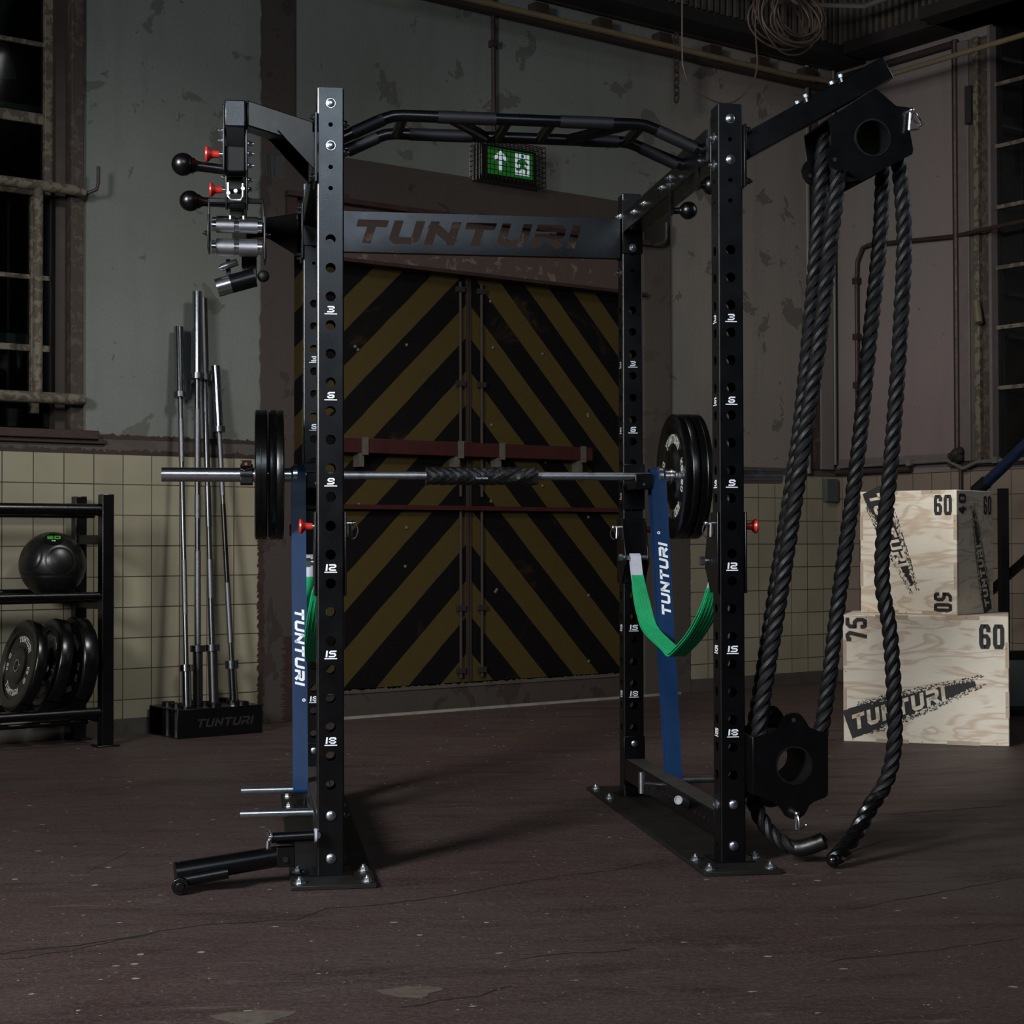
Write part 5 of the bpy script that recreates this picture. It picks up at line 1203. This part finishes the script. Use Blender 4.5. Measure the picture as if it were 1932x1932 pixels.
# ================================================================== PLYWOOD BOXES
def decal(b_ink, b_wood, o, ax, ay, L, H, hh, seed):
    # ragged brush stroke with the word knocked out
    rnd = random.Random(seed); o, ax, ay = V(o), V(ax), V(ay); nn = ax.cross(ay).normalized()
    top = []; bot = []; n = 90; tp = lambda f: 1-.93*max(0, f-.12)**1.6
    for k in range(n+1):
        f = k/n; x = L*f; rg = .002+.013*min(1, f*1.6)
        top.append((x, H*.5+H*.5*tp(f)+rnd.uniform(-rg, rg*.6)*.8)); bot.append((x, H*.5-H*.5*tp(f)*(1-.2*f)+rnd.uniform(-rg*.6, rg)*.8))
    vs = [o+ax*x+ay*y for x, y in top+bot]; fs = [(n+1+k, n+2+k, k+1, k) for k in range(n)]
    b_ink.add([v+nn*.0007 for v in vs], fs)
    def fleck(b, x, y, lift, a0, a1):
        w_, h_ = rnd.uniform(a0, a1), rnd.uniform(.0010, .0045); c = o+ax*x+ay*y+nn*lift
        b.add([c, c+ax*w_+ay*rnd.uniform(-.001, .001), c+ax*(w_*.8)+ay*h_, c+ax*(-.001)+ay*h_*.8], [(0, 1, 2, 3)])
    for k in range(420):
        f = rnd.uniform(.12, 1.06); s_ = rnd.choice((-1, 1)); fleck(b_ink, L*f, H*.5+s_*(H*.5*tp(min(1, f))+rnd.uniform(-.002, .013)), .0007, .002, .010)
    for k in range(170):
        f = rnd.uniform(.22, .97); s_ = rnd.choice((-1, 1)); fleck(b_wood, L*f, H*.5+s_*H*.5*tp(f)*rnd.uniform(.78, 1), .0011, .002, .009)
    text(b_wood, 'TUNTURI', o+ax*(.016)+ay*(H*.5-hh/2)+nn*.0011, ax, ay, hh, hh*.84, hh*.25, hh*.17, xs=1.0, shear=.25, th=.0003)
def plybox(name, A, B, z0, H, depth, lab, deco):
    A = V((A[0], A[1], z0)); B = V((B[0], B[1], z0)); ax = (B-A).normalized(); w_ = (B-A).length; bk = V((-ax.y, ax.x, 0)); up = V((0,0,1))
    rz = math.atan2(ax.y, ax.x); c = (A+B)/2+bk*depth/2; F = Mx.Rotation(rz, 4, 'Z'); F.translation = A
    t = thing(name, tuple(c), lab, 'jump box', rz)
    b = MB(F); b.box((0, 0, 0), (w_, depth, H)); o = b.build('box_body', 'ply', t, bevel=.004)
    b = MB(F); T = .0006   # finger joints along the edges
    for k in (1, 3):
        x0 = w_*k/5+.02*(k == 3); b.box((x0, -T, H-.017), (x0+w_/5, 0, H)).box((x0, -T, 0), (x0+w_/5, 0, .017))
    for z_ in (H*.22, H*.60):
        b.box((0, -T, z_), (.015, 0, z_+H*.2)).box((w_-.015, -T, z_), (w_, 0, z_+H*.2)).box((w_, 0, z_), (w_+T, .015, z_+H*.2))
    b.build('finger_joints', 'boxwood_end', t, smooth=False)
    b = MB(F)
    for x, z_ in ((.04, .01), (w_*.48, .008), (w_-.05, .01), (w_-.01, H*.3), (w_-.01, H*.75), (.1, H-.01), (w_*.75, H-.008), (.01, H*.55)): b.cyl((x, -T*1.4, z_), (x, 0, z_), .0022, 8)
    b.build('screws', 'ink', t)
    for kind, fn in deco(w_, H, depth):
        bi, bw = MB(F), MB(F); fn(bi, bw)
        o = bi.build('printed_'+kind, 'ink', t, smooth=False)
        if bw.v: bw.build('knocked_out_word', 'ply', o, smooth=False)
    return t
def deco1(w_, H, d):
    y = -.0012; X, Z = V((1,0,0)), V((0,0,1)); a = math.radians(19.5)
    return [('number', lambda bi, bw: text(bi, '60', (w_-.122, y, H-.140), X, Z, .105, .047, .0175, .010, th=.0006, font=ST)),
            ('number', lambda bi, bw: text(bi, '75', (.103, y, H-.115), Z, -X, .092, .047, .0165, .009, th=.0006, font=ST)),
            ('logo', lambda bi, bw: decal(bi, bw, (.038, -.0004, .014), X*math.cos(a)+Z*math.sin(a), -X*math.sin(a)+Z*math.cos(a), .575, .128, .066, 3))]
def deco2(w_, H, d):
    y = -.0012; X, Z, Y_ = V((1,0,0)), V((0,0,1)), V((0,1,0)); xo = w_+.0012; a = math.radians(-66); c = math.radians(102)
    return [('number', lambda bi, bw: text(bi, '60', (w_-.105, y, H-.110), X, Z, .088, .038, .0145, .008, th=.0006, font=ST)),
            ('number', lambda bi, bw: text(bi, '50', (w_-.108, y, .098), -Z, X, .084, .038, .0145, .008, th=.0006, font=ST)),
            ('logo', lambda bi, bw: decal(bi, bw, (.012, -.0004, H-.012), X*math.cos(a)+Z*math.sin(a), -X*math.sin(a)+Z*math.cos(a), .47, .105, .056, 5)),
            ('number', lambda bi, bw: text(bi, '40', (xo, .090, H-.110), Z, -Y_, .070, .042, .014, .010, th=.0006, font=ST)),
            ('number', lambda bi, bw: text(bi, '60', (xo, d-.100, H-.105), Y_, Z, .082, .035, .0125, .010, th=.0006, font=ST)),
            ('logo', lambda bi, bw: decal(bi, bw, (w_+.0004, d-.020, .02), Y_*math.cos(c+.10)+Z*math.sin(c+.10), -Y_*math.sin(c+.10)+Z*math.cos(c+.10), .47, .085, .046, 9))]
plybox('jump_box', (2.361, 2.632), (2.989, 2.330), 0, .555, .465, 'larger plywood jump box on the floor, lower of the two stacked', deco1)
plybox('jump_box', (2.508, 2.805), (2.813, 2.454), .5555, .545, .372, 'plywood jump box stacked on top of the larger one', deco2)

# steel things behind the boxes
t = thing('steel_frame', (3.45, 3.1, 0), 'dark blue and black steel tube frame standing behind the plywood boxes', 'steel frame')
b = MB(); b.cyl((3.60, 3.93, 1.155), (4.15, 2.95, 2.02), .030, 18); b.build('blue_tube', 'bluepaint', t)
b = MB(); b.cyl((3.585, 3.955, 1.14), (3.62, 3.895, 1.19), .036, 16); b.build('tube_socket', 'black_dull', t)
b = MB(); b.beam((3.55, 3.99, .50), (3.95, 3.22, 1.16), .03, .04).cyl((3.66, 3.78, .70), (3.655, 3.79, .73), .012, 8); b.build('black_strut', 'black', t)
b = MB(); b.box((3.45, 3.72, .26), (4.1, 3.77, .31)).box((3.62, 3.72, 0), (3.66, 3.77, 1.15)).box((3.55, 3.5, 0), (4.1, 3.75, .03)); b.build('base_bars', 'black_dull', t)
b = MB(); b.beam((3.55, 3.80, .02), (4.05, 3.5, .33), .03, .03); b.build('lower_strut', 'black_dull', t)
b = MB(); b.beam((3.64, 3.70, .14), (4.1, 3.6, .14), .012, .25); b.build('grey_panel', 'sage', t)
